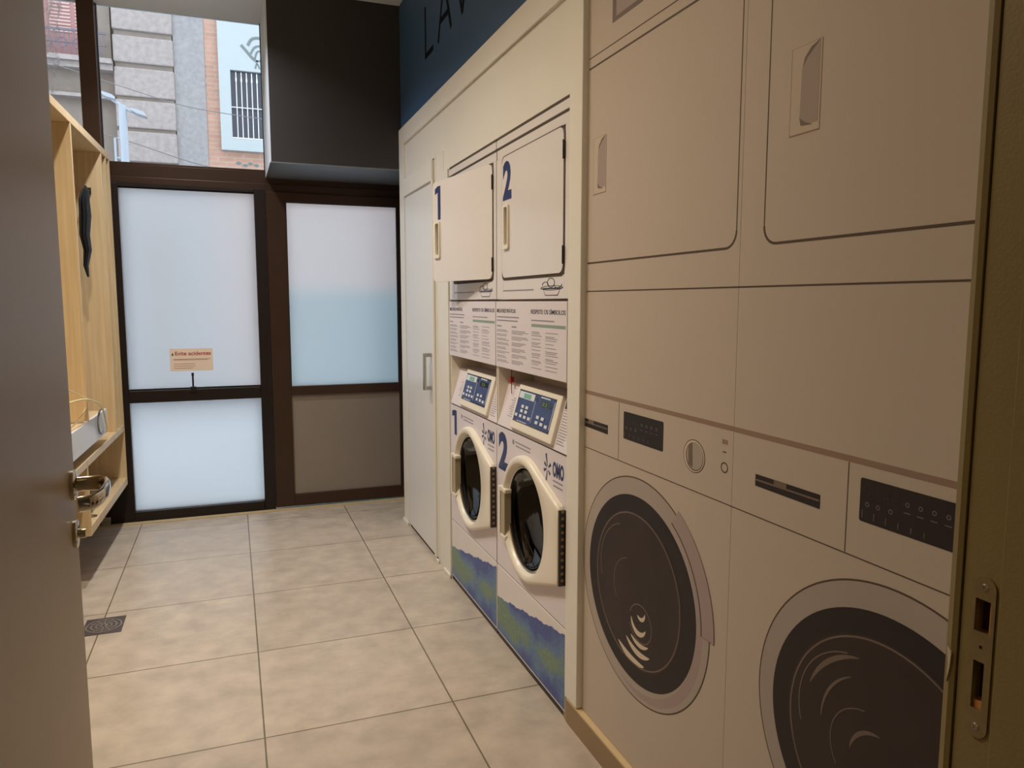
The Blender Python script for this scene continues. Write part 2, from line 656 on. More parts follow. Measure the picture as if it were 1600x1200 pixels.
def lines_mb(mb, x, y_left, z_top, width, n, pitch, th, rnd, ragged=0.25):
    """rows of fine print on a face looking to -X"""
    for i in range(n):
        w = width * (1 - rnd.random() * ragged)
        z = z_top - i * pitch
        mb.box(x - 0.0004, x, y_left - w, y_left, z - th, z)


# ------------------------------------------------------------------ room shell
struct(MB().box(-2.2, 1.8, -3.0, 5.12, -0.06, 0).build('floor', M_floor), 'large beige-grey square floor tiles with thin grout')
cl = MB()
cl.box(-1.6, 1.9, 0.44, 5.06, 3.05, 3.15)
cl.box(-2.2, 1.9, -3.0, 0.44, 2.65, 3.15)
struct(cl.build('ceiling', M_ceil), 'pale ceiling')
# right wall: behind the mural, above the cabinet and in the recess by the glass door
rw = MB()
rw.box(0.975, 1.9, 0.56, 4.46, 2.352, 3.05)
rw.box(0.992, 1.9, 0.44, 1.985, 0, 2.352)
rw.box(1.10, 1.9, 4.50, 5.06, 0, 3.05)
rw.box(1.74, 1.9, 1.985, 4.50, 0, 2.352)
struct(rw.build('wall_right', M_bluewall), 'deep blue painted wall above the white cabinet')
struct(MB().box(-1.25, -1.10, 0.44, 5.06, 0, 3.05).build('wall_left', M_plaster), 'plain wall behind the wooden shelf')
# front wall with the doorway the picture is taken through
fw = MB()
fw.box(-1.25, -0.28, 0.44, 0.56, 0, 3.05)
fw.box(0.80, 1.9, 0.44, 0.56, 0, 3.05)
fw.box(-0.28, 0.80, 0.44, 0.56, 2.12, 3.05)
struct(fw.build('wall_front', M_plaster))
bk = MB()
bk.box(-2.2, -2.1, -3.0, 0.44, 0, 2.65)
bk.box(1.9, 2.0, -3.0, 0.44, 0, 2.65)
bk.box(-2.2, 2.0, -3.1, -3.0, 0, 2.65)
bk.box(-2.1, -1.25, 0.44, 0.56, 0, 2.65)
struct(bk.build('wall_hall', M_plaster))
# masonry round the glazed shopfront
bw = MB()
bw.box(1.10, 1.9, 5.06, 5.25, 0, 3.4)
bw.box(-1.6, -1.10, 5.0, 5.25, 0, 3.4)
bw.box(-1.6, 1.9, 5.06, 5.25, 3.14, 3.6)
struct(bw.build('wall_back', M_dark))

# boxed-in bulkhead over the door
tb = struct(MB().box(0.240, 1.099, 4.452, 5.035, 2.128, 3.05).build('trim_1', M_dark), 'dark brown boxed bulkhead above the glass door')
box('underside_daylit', M_soffit, tb, 0.236, 1.098, 4.450, 5.035, 2.122, 2.128)  # thin sheet whose lighter colour stands for daylight on the dark underside
box('side_panel', M_ceil, tb, 0.232, 0.240, 4.452, 5.035, 2.122, 3.05)

# threshold strip
struct(box('trim_2', M_sill, None, -1.10, 1.10, 4.925, 4.975, 0, 0.005), 'sand-coloured stone strip in front of the glazing')

# ------------------------------------------------------------------ glazing at the back
def frame_rect(mb, x0, x1, z0, z1, w, y0, y1, wl=None, wr=None, wt=None, wb=None):
    wl = w if wl is None else wl; wr = w if wr is None else wr
    wt = w if wt is None else wt; wb = w if wb is None else wb
    mb.box(x0, x0 + wl, y0, y1, z0, z1)
    mb.box(x1 - wr, x1, y0, y1, z0, z1)
    mb.box(x0 + wl, x1 - wr, y0, y1, z1 - wt, z1)
    mb.box(x0 + wl, x1 - wr, y0, y1, z0, z0 + wb)


# window_1: fixed frosted screen on the left
f1 = MB()
f1.box(-0.70, -0.60, 4.99, 5.06, 0, 2.045)
f1.box(-0.60, 0.158, 4.99, 5.06, 2.028, 2.045)
f1.box(-0.60, 0.158, 4.985, 5.06, 0.738, 0.812)
f1.box(-0.60, 0.158, 4.985, 5.06, 0.0, 0.062)
f1.box(-1.10, -0.70, 4.99, 5.06, 0.0, 2.045)
w1 = struct(f1.build('window_1', M_bronzed, None, 0.003), 'dark bronze framed frosted screen left of the glass door')
box('frosted_pane', M_frost, w1, -0.602, 0.160, 5.022, 5.028, 0.810, 2.030)
box('frosted_pane', M_frost, w1, -0.602, 0.160, 5.022, 5.028, 0.060, 0.740)
bd = MB()
for z in (0.816, 2.024):
    bd.box(-0.60, 0.158, 5.008, 5.0215, z - 0.004, z + 0.004)
bd.build('glazing_bead', M_black, w1)
# dark post
struct(box('trim_3', M_bronzed, None, 0.158, 0.226, 4.975, 5.06, 0.0, 2.05, 0.003), 'near-black post between screen and door')
# head rail
hd = MB()
hd.box(-1.10, 1.10, 5.0, 5.06, 2.046, 2.085)
hd.box(0.226, 1.10, 5.0, 5.06, 2.036, 2.046)
hd.box(-1.10, 1.10, 5.015, 5.06, 2.085, 2.160)
struct(hd.build('trim_4', M_bronze, None, 0.002), 'bronze head rail below the upper window')

# door_1: bronze glass door on the right
f2 = MB()
f2.box(0.228, 0.345, 4.98, 5.03, 0.012, 2.035)
f2.box(1.054, 1.098, 4.98, 5.03, 0.012, 2.035)
f2.box(0.345, 1.054, 4.98, 5.03, 1.979, 2.035)
f2.box(0.345, 1.054, 4.98, 5.03, 0.746, 0.806)
f2.box(0.345, 1.054, 4.98, 5.03, 0.012, 0.090)
d1 = struct(f2.build('door_1', M_bronze, None, 0.003), 'bronze framed glass door with frosted upper pane')
box('frosted_pane', M_frost, d1, 0.343, 1.056, 5.000, 5.006, 0.804, 1.981)
box('kick_panel', M_panelbrown, d1, 0.343, 1.056, 4.998, 5.008, 0.088, 0.748)
gb = MB()
gb.box(0.345, 0.350, 4.985, 4.9995, 0.806, 1.979)
gb.box(1.049, 1.054, 4.985, 4.9995, 0.806, 1.979)
gb.box(0.350, 1.049, 4.985, 4.9995, 1.973, 1.979)
gb.build('glazing_bead', M_black, d1)

# window_2: clear upper light
f3 = MB()
f3.box(-0.755, -0.668, 4.97, 5.06, 2.162, 3.05)
f3.box(-1.10, 0.236, 5.02, 5.06, 2.160, 2.172)
w2 = struct(f3.build('window_2', M_bronze, None, 0.002), 'clear upper window with a thick brown mullion, looking on the street')
box('window_pane', M_clear, w2, -0.668, 0.236, 5.040, 5.046, 2.170, 3.05)
box('window_pane', M_clear, w2, -1.10, -0.755, 5.040, 5.046, 2.170, 3.05)
ws = MB()
ws.box(-0.666, -0.660, 5.02, 5.039, 2.172, 3.05)
ws.box(0.226, 0.231, 5.02, 5.039, 2.172, 3.05)
ws.build('window_seal', M_black, w2)
# crumpled protective film in the upper left light
fm = MB()
nx, nz_ = 14, 30
rows = []
for j in range(nz_ + 1):
    z = 2.42 + (3.04 - 2.42) * j / nz_
    rows.append([(-1.09 + 0.255 * i / nx * (0.75 + 0.25 * j / nz_) + 0.012 * math.sin(j * .9 + i), 5.018 + 0.010 * math.sin(i * 1.7 + j * .6) + 0.006 * math.sin(i * 3.1 - j * 1.3), z) for i in range(nx + 1)])
fm.loft(rows, cap=False, closed=False)
tag(fm.build('plastic_sheet', M_film, None, smooth=True), 'crumpled clear plastic film hanging in the upper left window corner', 'plastic sheet')

# paper notice and lock bolt on the left screen
nt_ = box('notice', M_paper, None, -0.366, -0.120, 5.019, 5.0215, 0.923, 1.062)
tag(nt_, 'small cream paper notice with red heading stuck on the frosted screen', 'sign')
nt_.rotation_euler = (0, 0, 0)
_pl = lambda x, z: (lambda u, v, d: (x + u, 5.019 - 0.0006 * d, z + v))
text('heading', 'Evite acidentes', M_red, nt_, (0.205, 0.024), _pl(-0.336, 1.020), bold=0.02)
e_ = MB()
for (za, xa, xb) in ((0.998, -.345, -.135), (0.993, -.345, -.15), (0.968, -.345, -.225), (0.955, -.345, -.222), (0.942, -.345, -.235)):
    e_.box(xa, xb, 5.0184, 5.019, za - .0022, za)
e_.build('fine_print', mat('notice_ink', rgb(150, 100, 85), .7), nt_)
icn = MB()
icn.prism([(-.357, 1.020), (-.343, 1.020), (-.350, 1.038)], 1, 5.0184, 5.019)
icn.build('warning_mark', M_inkd, nt_)
blt = MB()
blt.box(-0.255, -0.223, 4.968, 4.987, 0.800, 0.828)
blt.tube([(-0.239, 4.978, 0.82), (-0.239, 4.978, 0.912)], 0.0055, 10)
blt.box(-0.246, -0.232, 4.972, 4.985, 0.896, 0.914)
lb = blt.build('flush_bolt', M_black, None, 0.001)
tag(lb, 'small black bolt standing on the rail below the paper notice', 'bolt')
kb = MB()
kb.box(-0.785, -0.735, 4.955, 4.985, 0.0, 0.016)
kb.box(-0.785, -0.735, 4.975, 4.985, 0.0, 0.05)
tag(kb.build('floor_bracket', M_steel, None, 0.001), 'small steel bracket on the floor under the wooden shelf', 'bracket')

# ------------------------------------------------------------------ fitted white cabinet round the machines
XF = 0.960
cab = empty('fitted_cabinet', (XF, 3.25, 0))
tag(cab, 'built-in white cabinet that frames the two machine stacks and the narrow cupboard', 'cabinet')
cab_loc = Vector((XF, 3.25, 0))


def loc(o, base):
    """keep world placement of a child whose mesh is in world coordinates"""
    o.data.transform(Matrix.Translation(-Vector(base)))
    return o


def cpart(mb, name, m, bevel=0.0, parent=None):
    o = mb.build(name, m, parent or cab, bevel)
    return loc(o, cab_loc) if parent is None else loc(o, cab_loc)


fr = MB()
fr.box(XF, 1.05, 4.335, 4.452, 0.0, 2.350)           # far stile
fr.box(XF, 1.05, 1.985, 4.335, 2.253, 2.350)         # top rail
fr.box(XF, 1.05, 3.412, 3.505, 0.0, 1.964)           # stile between cupboard and machines
fr.box(XF, 1.05, 1.985, 2.072, 0.086, 2.253)         # near post
fr.box(1.05, 1.73, 4.440, 4.452, 0.0, 2.350)
fr.box(0.952, XF, 3.40, 3.515, 0.0, 0.02)
fr.box(0.952, XF, 3.62, 3.66, 0.0, 0.02)
fr.box(0.952, XF, 4.33, 4.46, 0.0, 0.02)
cpart(fr, 'frame', M_white, 0.0025)
fa = MB()
fa.box(0.972, 0.99, 2.072, 3.505, 1.966, 2.253)
fa.box(0.972, 0.99, 3.505, 4.335, 2.062, 2.253)
cpart(fa, 'fascia_panel', M_white)
fj = MB()
fj.box(0.968, 1.05, 3.505, 3.64, 0.0, 2.062)
cpart(fj, 'filler_panel', M_white, 0.002)
# cupboard door
cd = MB()
cd.box(0.962, 0.985, 3.662, 4.318, 0.022, 2.045)
cdo = cpart(cd, 'door', M_closet, 0.002)
rl = MB()
rl.box(0.952, 0.962, 3.662, 4.330, 1.952, 2.048)
rl.box(0.952, 0.962, 3.662, 3.690, 0.022, 1.952)
loc(rl.build('door_moulding', M_white, cdo, 0.002), cab_loc)
gp = MB()
gp.box(0.966, 1.05, 3.64, 3.662, 0.0, 2.062)
gp.box(0.975, 1.05, 4.318, 4.335, 0.0, 2.062)
cpart(gp, 'reveal', M_white)
gp = MB()
gp.box(0.97, 1.05, 3.662, 4.318, 0.0, 0.018)
cpart(gp, 'shadow_gap', M_gap)
hn = MB()
hn.box(0.918, 0.932, 3.735, 3.757, 0.895, 1.087)
hn.box(0.930, 0.962, 3.737, 3.755, 0.895, 0.915)
hn.box(0.930, 0.962, 3.737, 3.755, 1.067, 1.087)
loc(hn.build('handle', M_steel, cdo, 0.002), cab_loc)

# ------------------------------------------------------------------ machine stacks
XM = 0.965
WID = 0.655


def laundry_stack(yc, num, open_deg, label):
    """dryer above washer; yc = centre, Y grows to the left as seen"""
    L, R = yc + WID / 2, yc - WID / 2        # left and right as seen
    base = Vector((XM, yc, 0))
    root = empty('laundry_stack', base)
    tag(root, label, 'washer dryer', 'stacked coin laundry machines in the white cabinet')
    rnd = random.Random(11)

    def P(mb, name, m, parent=None, bevel=0.0, smooth=False, seg=2):
        o = mb.build(name, m, parent or root, bevel, smooth, seg)
        return loc(o, base)

    def T(name, body, m, parent, y, z, w, h, bold=0.0, x=XM):
        return loc(text(name, body, m, parent, (w, h), wall_place(x, y, z), bold), base)

    # ---- dryer body: face plates round the door opening
    b = MB()
    dz0, dz1 = 1.436, 1.884                   # door opening
    dl, dr = L - 0.068, R + 0.030
    b.box(XM, 1.70, R, L, 1.926, 1.955)       # head
    b.box(XM + 0.002, 1.70, R, L, dz1, 1.918)
    b.box(XM, 1.70, dl, L, 1.360, dz1)
    b.box(XM, 1.70, R, dr, 1.360, dz1)
    b.box(XM, 1.70, dr, dl, 1.360, dz0)
    b.box(1.60, 1.70, dr, dl, dz0, dz1)
    body = P(b, 'dryer_body', M_enamel, bevel=0.002)
    g = MB()
    g.box(XM + 0.003, 1.60, R, L, 1.918, 1.926)
    g.box(XM + 0.003, 1.60, R, L, 1.955, 1.966)
    g.box(XM + 0.003, 1.60, R - .0035, R, 1.36, 1.955)
    g.box(XM + 0.004, 1.60, R, L, 1.352, 1.360)
    P(g, 'seam', M_gap)
    # drum seen through the opened door
    dm = MB()
    cz, cy = (dz0 + dz1) / 2, (dl + dr) / 2
    rings = []
    for (x, r) in ((0.985, 0.30), (0.985, 0.19), (1.05, 0.195), (1.55, 0.195)):
        rings.append([(x, cy + r * math.cos(t * PI / 24), cz + min(r, 0.222 if r > .25 else r) * math.sin(t * PI / 24)) for t in range(48)])
    dm.loft(rings, cap=False)
    dm.disc_x(1.549, 1.555, cy, cz, 0.196)
    P(dm, 'dryer_drum', mat('galvanised_drum', rgb(120, 118, 112), .35, 1.0, noise=.1, nscale=30), smooth=True)

    # ---- dryer door, hinged on its right edge
    hinge = Vector((0.962, dr + 0.004, 0))
    piv = empty('dryer_door', hinge - base, parent=root)
    piv.rotation_euler = (0, 0, math.radians(open_deg))
    dw = dl - dr - 0.006

    def D(mb, name, m, parent=None, bevel=0.0, smooth=False):
        return mb.build(name, m, parent or piv, bevel, smooth)
    z0, z1 = dz0 + 0.004, dz1 - 0.004
    HZ0, HZ1 = 1.552, 1.700
    hy0, hy1 = dw - 0.075, dw - 0.030
    pn = holed('door_panel', rrect(0.0, dw, z0, z1, 0.030), [rrect(hy0, hy1, HZ0, HZ1, 0.008, 3)], 0, -0.001, 0.022, M_enamel, piv)
    bv = pn.modifiers.new('bevel', 'BEVEL')
    bv.width = 0.003
    bv.segments = 2
    bv.limit_method = 'ANGLE'
    # recessed grip
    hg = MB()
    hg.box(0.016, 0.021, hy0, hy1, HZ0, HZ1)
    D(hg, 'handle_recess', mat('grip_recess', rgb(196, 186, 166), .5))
    hf = holed('handle', rrect(hy0 - 0.006, hy1 + 0.008, HZ0 - 0.008, HZ1 + 0.006, 0.008, 3), [rrect(hy0 + 0.002, hy1 - 0.010, HZ0 + 0.006, HZ1 - 0.004, 0.008, 3)], 0, -0.009, 0.0, M_plastic, piv)
    # door number
    if num == '1':
        nmb = MB()
        yl = dw - 0.022
        nmb.box(-0.0016, -0.001, yl - 0.062, yl - 0.034, 1.712, 1.858)
        nmb.prism([(yl - 0.034, 1.858), (yl - 0.006, 1.848), (yl - 0.006, 1.824), (yl - 0.034, 1.832)], 0, -0.0016, -0.001)
        D(nmb, 'door_number', M_navy)
    else:
        text('door_number', num, M_navy, piv, (0.090, 0.140), lambda u, v, d: (-0.001 - 0.0006 * d, dw - 0.012 - u, 1.722 + v), 0.045)
    for hz in (1.495, 1.810):
        hh = MB()
        hh.box(-0.003, 0.003, -0.008, 0.003, hz - 0.024, hz + 0.024)
        hh.tube([(-0.003, -0.004, hz - 0.028), (-0.003, -0.004, hz + 0.028)], 0.003, 8)
        loc(hh.build('hinge', M_hinge, root), (0, 0, 0)).location = hinge - base
    # dark seam round the door
    holed_o = holed('door_seal', rrect(dr - 0.003, dl + 0.007, dz0 - 0.006, dz1 + 0.001, 0.026), [rrect(dr + 0.003, dl - 0.003, dz0 + 0.005, dz1 - 0.005, 0.022)], 0, XM - 0.0012, XM + 0.012, M_gap, root)
    loc(holed_o, base)

    # ---- strip under the dryer: line of print and laundry basket drawing
    s = MB()
    lines_mb(s, XM, L - 0.075, 1.394, 0.30, 1, 0.01, 0.005, rnd, 0)
    P(s, 'printed_line', M_ink)
    bk_ = MB()
    by, bz = R + 0.128, 1.370
    bk_.prism([(by + .074, bz + .026), (by - .074, bz + .026), (by - .050, bz), (by + .050, bz)], 0, XM - .0003, XM)
    P(bk_, 'basket_drawing', M_inkd)
    bi = MB()
    bi.prism([(by + .066, bz + .020), (by - .066, bz + .020), (by - .047, bz + .003), (by + .047, bz + .003)], 0, XM - .0006, XM - .0003)
    P(bi, 'basket_drawing', M_decal)
    br_ = MB()
    br_.ring_x(XM - .0006, XM, by, bz + .025, .080, .090, .08, .09, 32)
    br_.ring_x(XM - .0006, XM, by + .004, bz + .042, .026, .031, .5, .5, 24)
    br_.ring_x(XM - .0006, XM, by + .050, bz + .034, .022, .027, .45, .45, 20, 0, PI)
    br_.ring_x(XM - .0006, XM, by - .050, bz + .036, .028, .033, .35, .35, 20, PI, 2 * PI)
    P(br_, 'basket_drawing', M_inkd)

    # ---- instruction panel
    ip = MB()
    ip.box(XM - 0.004, 1.70, R, L, 1.101, 1.352)
    ipo = P(ip, 'instruction_panel', M_decal, bevel=0.002)
    xi = XM - 0.004
    T('heading', 'MELHORES PR\u00c1TICAS', M_inkd, ipo, L - .014, 1.310, .200, .018, .012, xi)
    T('heading', 'RESPEITE OS S\u00cdMBOLOS', M_inkd, ipo, R + .292, 1.310, .284, .018, .012, xi)
    sb = MB()
    sb.box(xi - .0004, xi, R + .008, R + .288, 1.266, 1.276)
    P(sb, 'green_bar', M_sage, ipo)
    tx = MB()
    lines_mb(tx, xi, L - .014, 1.296, .245, 2, .013, .0045, rnd, .1)
    lines_mb(tx, xi, R + .290, 1.290, .195, 1, .01, .004, rnd, 0)
    for k, (yl, w, n) in enumerate(((L - .014, .135, 8), (L - .175, .165, 6), (R + .285, .09, 11), (R + .165, .10, 11))):
        zt = 1.262 if k < 2 else 1.250
        if k < 2:
            lines_mb(tx, xi, yl, zt, .05, 1, .01, .005, rnd, 0)
            zt -= .016
        step = (zt - 1.115) / n
        for i in range(n):
            lines_mb(tx, xi, yl, zt - i * step, w, 2 if k < 2 else rnd.choice((1, 2)), .0052, .0022, rnd, .35)
            if k < 2 and step > .02:
                lines_mb(tx, xi, yl, zt - i * step - .0104, w * .7, 1, .005, .0022, rnd, .4)
    P(tx, 'instruction_text', M_ink, ipo)

    # ---- control niche and sloping console
    nb = MB()
    nb.box(1.12, 1.70, R, L, 0.87, 1.101)
    nb.box(XM + .004, 1.12, R, R + 0.008, 0.87, 1.101)
    nb.box(XM + .004, 1.12, L - 0.008, L, 0.87, 1.101)
    P(nb, 'control_niche', M_plastic)
    # slope from (XM,0.874) to (1.015,1.045)
    S0, S1 = Vector((XM, 0.874)), Vector((1.012, 1.040))
    sd = (S1 - S0).normalized()
    sn = Vector((-sd.y, sd.x))              # out of the slope, towards the room
    SL = (S1 - S0).length

    def slope(u_y, v, d):
        p = S0 + sd * v + sn * d
        return (p.x, u_y, p.y)

    def slab(mb, ya, yb, va, vb, da, db):
        c = [slope(y, v, d) for d in (da, db) for (y, v) in ((ya, va), (yb, va), (yb, vb), (ya, vb))]
        mb.add(c, [(0, 1, 2, 3), (7, 6, 5, 4), (0, 4, 5, 1), (1, 5, 6, 2), (2, 6, 7, 3), (3, 7, 4, 0)])
    cs = MB()
    cs.prism([(XM, 0.872), (1.125, 0.872), (1.125, 1.040), (1.012, 1.040)], 1, R + .001, L - .001)
    con = P(cs, 'console', M_decal, bevel=0.002)
    cl_, cr_ = L - 0.160, R + 0.108            # display housing, left and right
    bz_ = MB()
    slab(bz_, cr_, cl_, .010, SL + 0.004, -.01, .013)
    P(bz_, 'display_housing', M_plastic, con, 0.004)
    dp = MB()
    pl_, pr_ = cl_ - .022, cr_ + .036
    v0, v1 = .040, .158
    slab(dp, pr_, pl_, v0, v1, .013, .0145)
    P(dp, 'display_plate', M_panelblue, con)

    def uv(mb, u0, u1, w0, w1, d0=.0145, d1=.0153):
        slab(mb, pl_ + (pr_ - pl_) * u0, pl_ + (pr_ - pl_) * u1, v1 + (v0 - v1) * w0, v1 + (v0 - v1) * w1, d0, d1)
    tp = MB()
    uv(tp, .02, .46, .05, .26)
    uv(tp, .62, .86, .03, .08)
    uv(tp, .985, .995, .1, .9)
    uv(tp, .495, .503, .2, .9)
    uv(tp, .12, .40, .955, .975)
    P(tp, 'white_print', M_key, con)
    gp_ = MB()
    uv(gp_, .16, .36, .09, .24, .0153, .0160)
    P(gp_, 'green_print', mat('teal_print', rgb(120, 180, 160), .4), con)
    bp_ = MB()
    uv(bp_, .0, 1.0, .0, .045)
    uv(bp_, .0, 1.0, .965, 1.0)
    uv(bp_, .46, .54, .10, .22)
    uv(bp_, .63, .93, .14, .33)
    P(bp_, 'display_screen', M_lcd, con)
    dg = MB()
    for k in range(2):
        uv(dg, .70 + .07 * k, .735 + .07 * k, .20, .21, .0153, .016)
        uv(dg, .73 + .07 * k, .737 + .07 * k, .20, .29, .0153, .016)
        uv(dg, .70 + .07 * k, .735 + .07 * k, .28, .29, .0153, .016)
    P(dg, 'display_digits', mat('lcd_green', rgb(150, 200, 70), .4), con)
    ks = MB()
    for (ku, kv) in ((.20, .50), (.32, .50), (.20, .64), (.32, .64), (.07, .80), (.20, .80), (.32, .80), (.44, .80), (.66, .66), (.79, .66), (.66, .82), (.79, .82), (.91, .84)):
        ks = MB()
        uv(ks, ku - .035, ku + .035, kv - .045, kv + .045, .0145, .0165)
        P(ks, 'keypad_key', M_key, con)
    # fine print both sides of the housing
    fp = MB()
    for i in range(16):
        v = .02 + i * .0092
        w = .066 * (1 - rnd.random() * .4)
        slab(fp, cr_ - .012 - w, cr_ - .012, v, v + .0024, 0, .0005)
    for i in range(9):
        v = .045 + i * .0088
        w = .05 * (1 - rnd.random() * .5)
        slab(fp, cl_ + .03, cl_ + .03 + w, v, v + .0022, 0, .0005)
    P(fp, 'console_text', M_ink, con)
    gt = MB()
    slab(gt, cr_ - .080, cr_ - .010, SL - .036, SL - .002, 0, .0008)
    P(gt, 'grey_tag', M_inkd, con)
    # small key cord at the left of the niche
    if num == '2':
        kc = MB()
        kc.tube([(XM + .03, L - .085, 1.10), (XM + .028, L - .086, 1.06), (XM + .03, L - .085, 1.0)], .0018, 6)
        kc.box(XM + .022, XM + .036, L - .094, L - .078, 1.045, 1.065)
        P(kc, 'key_tag', M_redtag)

    # ---- washer front
    wz0, wz1 = 0.307, 0.866
    zc, R1 = 0.577, 0.229
    wf = holed('washer_front', [(R, wz0), (L, wz0), (L, wz1), (R, wz1)],
               [[(yc + .19 * math.cos(t * PI / 24), zc + .19 * math.sin(t * PI / 24)) for t in range(48)]], 0, XM, XM + .02, M_decal, root)
    loc(wf, base)
    wb = MB()
    wb.box(1.66, 1.70, R, L, .02, .87)
    wb.box(XM + .02, 1.70, R, R + .004, .02, .87)
    wb.box(XM + .02, 1.70, L - .004, L, .02, .87)
    P(wb, 'washer_body', M_enamel)
    lp = MB()
    lp.box(XM, XM + .02, R, L, .022, .301)
    lpo = P(lp, 'lower_panel', M_enamel, bevel=.002)
    sg = MB()
    P(MB().box(XM + .006, XM + .02, R, L, .301, .307), 'seam', M_gap)
    P(MB().box(XM + .006, XM + .02, R, L, .866, .872), 'seam', M_gap)
    sg.box(XM + .004, 1.6, R, L, .0, .022)
    P(sg, 'base_gap', M_black)
    # printed blue-green band with a wavy top edge
    pts = []
    for i in range(41):
        y = L - .003 - (WID - .006) * i / 40
        pts.append((y, .166 + .118 * i / 40 + .003 * math.sin(i * .8) + .0025 * math.sin(i * 2.3)))
    sea = MB()
    sea.prism(pts + [(R + .003, .030), (L - .003, .030)], 0, XM - .0008, XM)
    P(sea, 'sea_print', M_sea, lpo)
    # numbers, emblem and print on the washer front
    if num == '1':
        n1 = MB()
        n1.box(XM - .0006, XM, L - .098, L - .062, .730, .846)
        n1.prism([(L - .062, .846), (L - .024, .838), (L - .024, .812), (L - .062, .820)], 0, XM - .0006, XM)
        P(n1, 'washer_number', M_navy)
    else:
        T('washer_number', num, M_navy, root, L - .020, .700, .105, .150, .045)
    T('emblem_text', 'OMO', M_navy, root, R + .108, .782, .088, .052, .045)
    star = MB()
    sy, sz = R + .150, .800
    for k, (a, l_) in enumerate(((105, .050), (150, .030), (200, .034), (255, .052), (35, .032), (320, .026))):
        a = math.radians(a)
        dy, dz = -math.cos(a), math.sin(a)
        py, pz = -dz, dy
        p0 = (sy + dy * .008, sz + dz * .008)
        p1 = (sy + dy * l_, sz + dz * l_)
        star.prism([(p0[0] + py * .002, p0[1] + pz * .002), (p1[0] + py * .006, p1[1] + pz * .006), (p1[0] - py * .006, p1[1] - pz * .006), (p0[0] - py * .002, p0[1] - pz * .002)], 0, XM - .0006, XM)
    P(star, 'emblem_splash', M_navy)
    em = MB()
    lines_mb(em, XM, R + .106, .772, .078, 1, .012, .005, rnd, 0)
    lines_mb(em, XM, R + .104, .756, .074, 1, .012, .005, rnd, 0)
    lines_mb(em, XM, yc + .125, .838, .15, 1, .012, .0045, rnd, 0)
    lines_mb(em, XM, yc + .118, .824, .14, 1, .012, .0045, rnd, 0)
    em.disc_x(XM - .0005, XM, yc + .145, .832, .010, .010, 16)
    P(em, 'small_print', M_ink)

    # ---- washer door: round rim joined to a hinge block on the right
    wd = empty('washer_door', (0, 0, 0), parent=root)
    hz0, hz1, hy = .445, .700, R + .010

    def hull(rad, hyy, hza, hzb, n=72):
        pt = [(yc + rad * math.cos(t * 2 * PI / n), zc + rad * math.sin(t * 2 * PI / n)) for t in range(n)] + [(hyy, hza), (hyy, hzb)]
        pt = sorted(set((round(a, 6), round(b_, 6)) for a, b_ in pt))

        def half(ps):
            o = []
            for p in ps:
                while len(o) >= 2 and (o[-1][0] - o[-2][0]) * (p[1] - o[-2][1]) - (o[-1][1] - o[-2][1]) * (p[0] - o[-2][0]) <= 0:
                    o.pop()
                o.append(p)
            return o
        lo, hi = half(pt), half(pt[::-1])
        return lo[:-1] + hi[:-1]

    def resample(poly, n=96):
        """by angle about the centre so that rings can be lofted"""
        out = []
        for k in range(n):
            a = 2 * PI * k / n
            d = Vector((math.cos(a), math.sin(a)))
            best = None
            for i in range(len(poly)):
                p, q = Vector(poly[i]) - Vector((yc, zc)), Vector(poly[(i + 1) % len(poly)]) - Vector((yc, zc))
                e = q - p
                den = d.x * e.y - d.y * e.x
                if abs(den) < 1e-12:
                    continue
                t = (p.x * e.y - p.y * e.x) / den
                u = (p.x * d.y - p.y * d.x) / den
                if t > 0 and -1e-6 <= u <= 1 + 1e-6:
                    best = t if best is None else max(best, t)
            out.append((yc + d.x * best, zc + d.y * best))
        return out
    RI = []
    for (x, kind, r) in ((XM - .001, 'h', 0), (.952, 'h', .001), (.945, 'h', .004), (.9415, 'h', .010), (.9405, 'h', .016), (.9405, 'c', .203), (.943, 'c', .199), (.952, 'c', .194), (.962, 'c', .189), (.966, 'c', .184)):
        if kind == 'h':
            ring = resample(hull(R1 - r, hy + r * .5, hz0 + r * .6, hz1 - r * .6))
        else:
            ring = [(yc + r * math.cos(2 * PI * k / 96), zc + r * math.sin(2 * PI * k / 96)) for k in range(96)]
        RI.append([(x, p[0], p[1]) for p in ring])
    rim = MB()
    rim.loft(RI, cap=False)
    rimo = P(rim, 'door_rim', M_plastic, wd, smooth=True)
    # chrome bead and smoked glass
    ch = MB()
    rr = []
    for (x, r) in ((.968, .188), (.961, .189), (.957, .186), (.960, .182), (.968, .182)):
        rr.append([(x, yc + r * math.cos(k * PI / 36), zc + r * math.sin(k * PI / 36)) for k in range(72)])
    ch.loft(rr, cap=False)
    P(ch, 'chrome_bead', M_steel, wd, smooth=True)
    gs = MB()
    rr = []
    for k in range(9):
        t = k / 8
        r = .183 * math.cos(t * PI / 2 * .999)
        rr.append([(.966 + .045 * math.sin(t * PI / 2), yc + r * math.cos(j * PI / 32), zc + r * math.sin(j * PI / 32)) for j in range(64)])
    gs.loft(rr, cap=False)
    P(gs, 'door_glass', M_smoke, wd, smooth=True)
    # steel drum behind the glass
    dd = MB()
    rr = []
    for (x, r) in ((.968, .1895), (1.03, .20), (1.06, .25), (1.45, .25)):
        rr.append([(x, yc + r * math.cos(j * PI / 32), zc + r * math.sin(j * PI / 32)) for j in range(64)])
    dd.loft(rr, cap=False)
    dd.disc_x(1.445, 1.45, yc, zc, .25)
    P(dd, 'washer_drum', mat('drum_dark_steel', rgb(34, 31, 31), .35, .3, noise=.3, nscale=40), smooth=True)
    gl_ = MB()
    r2 = random.Random(int(num) * 5 + 3)
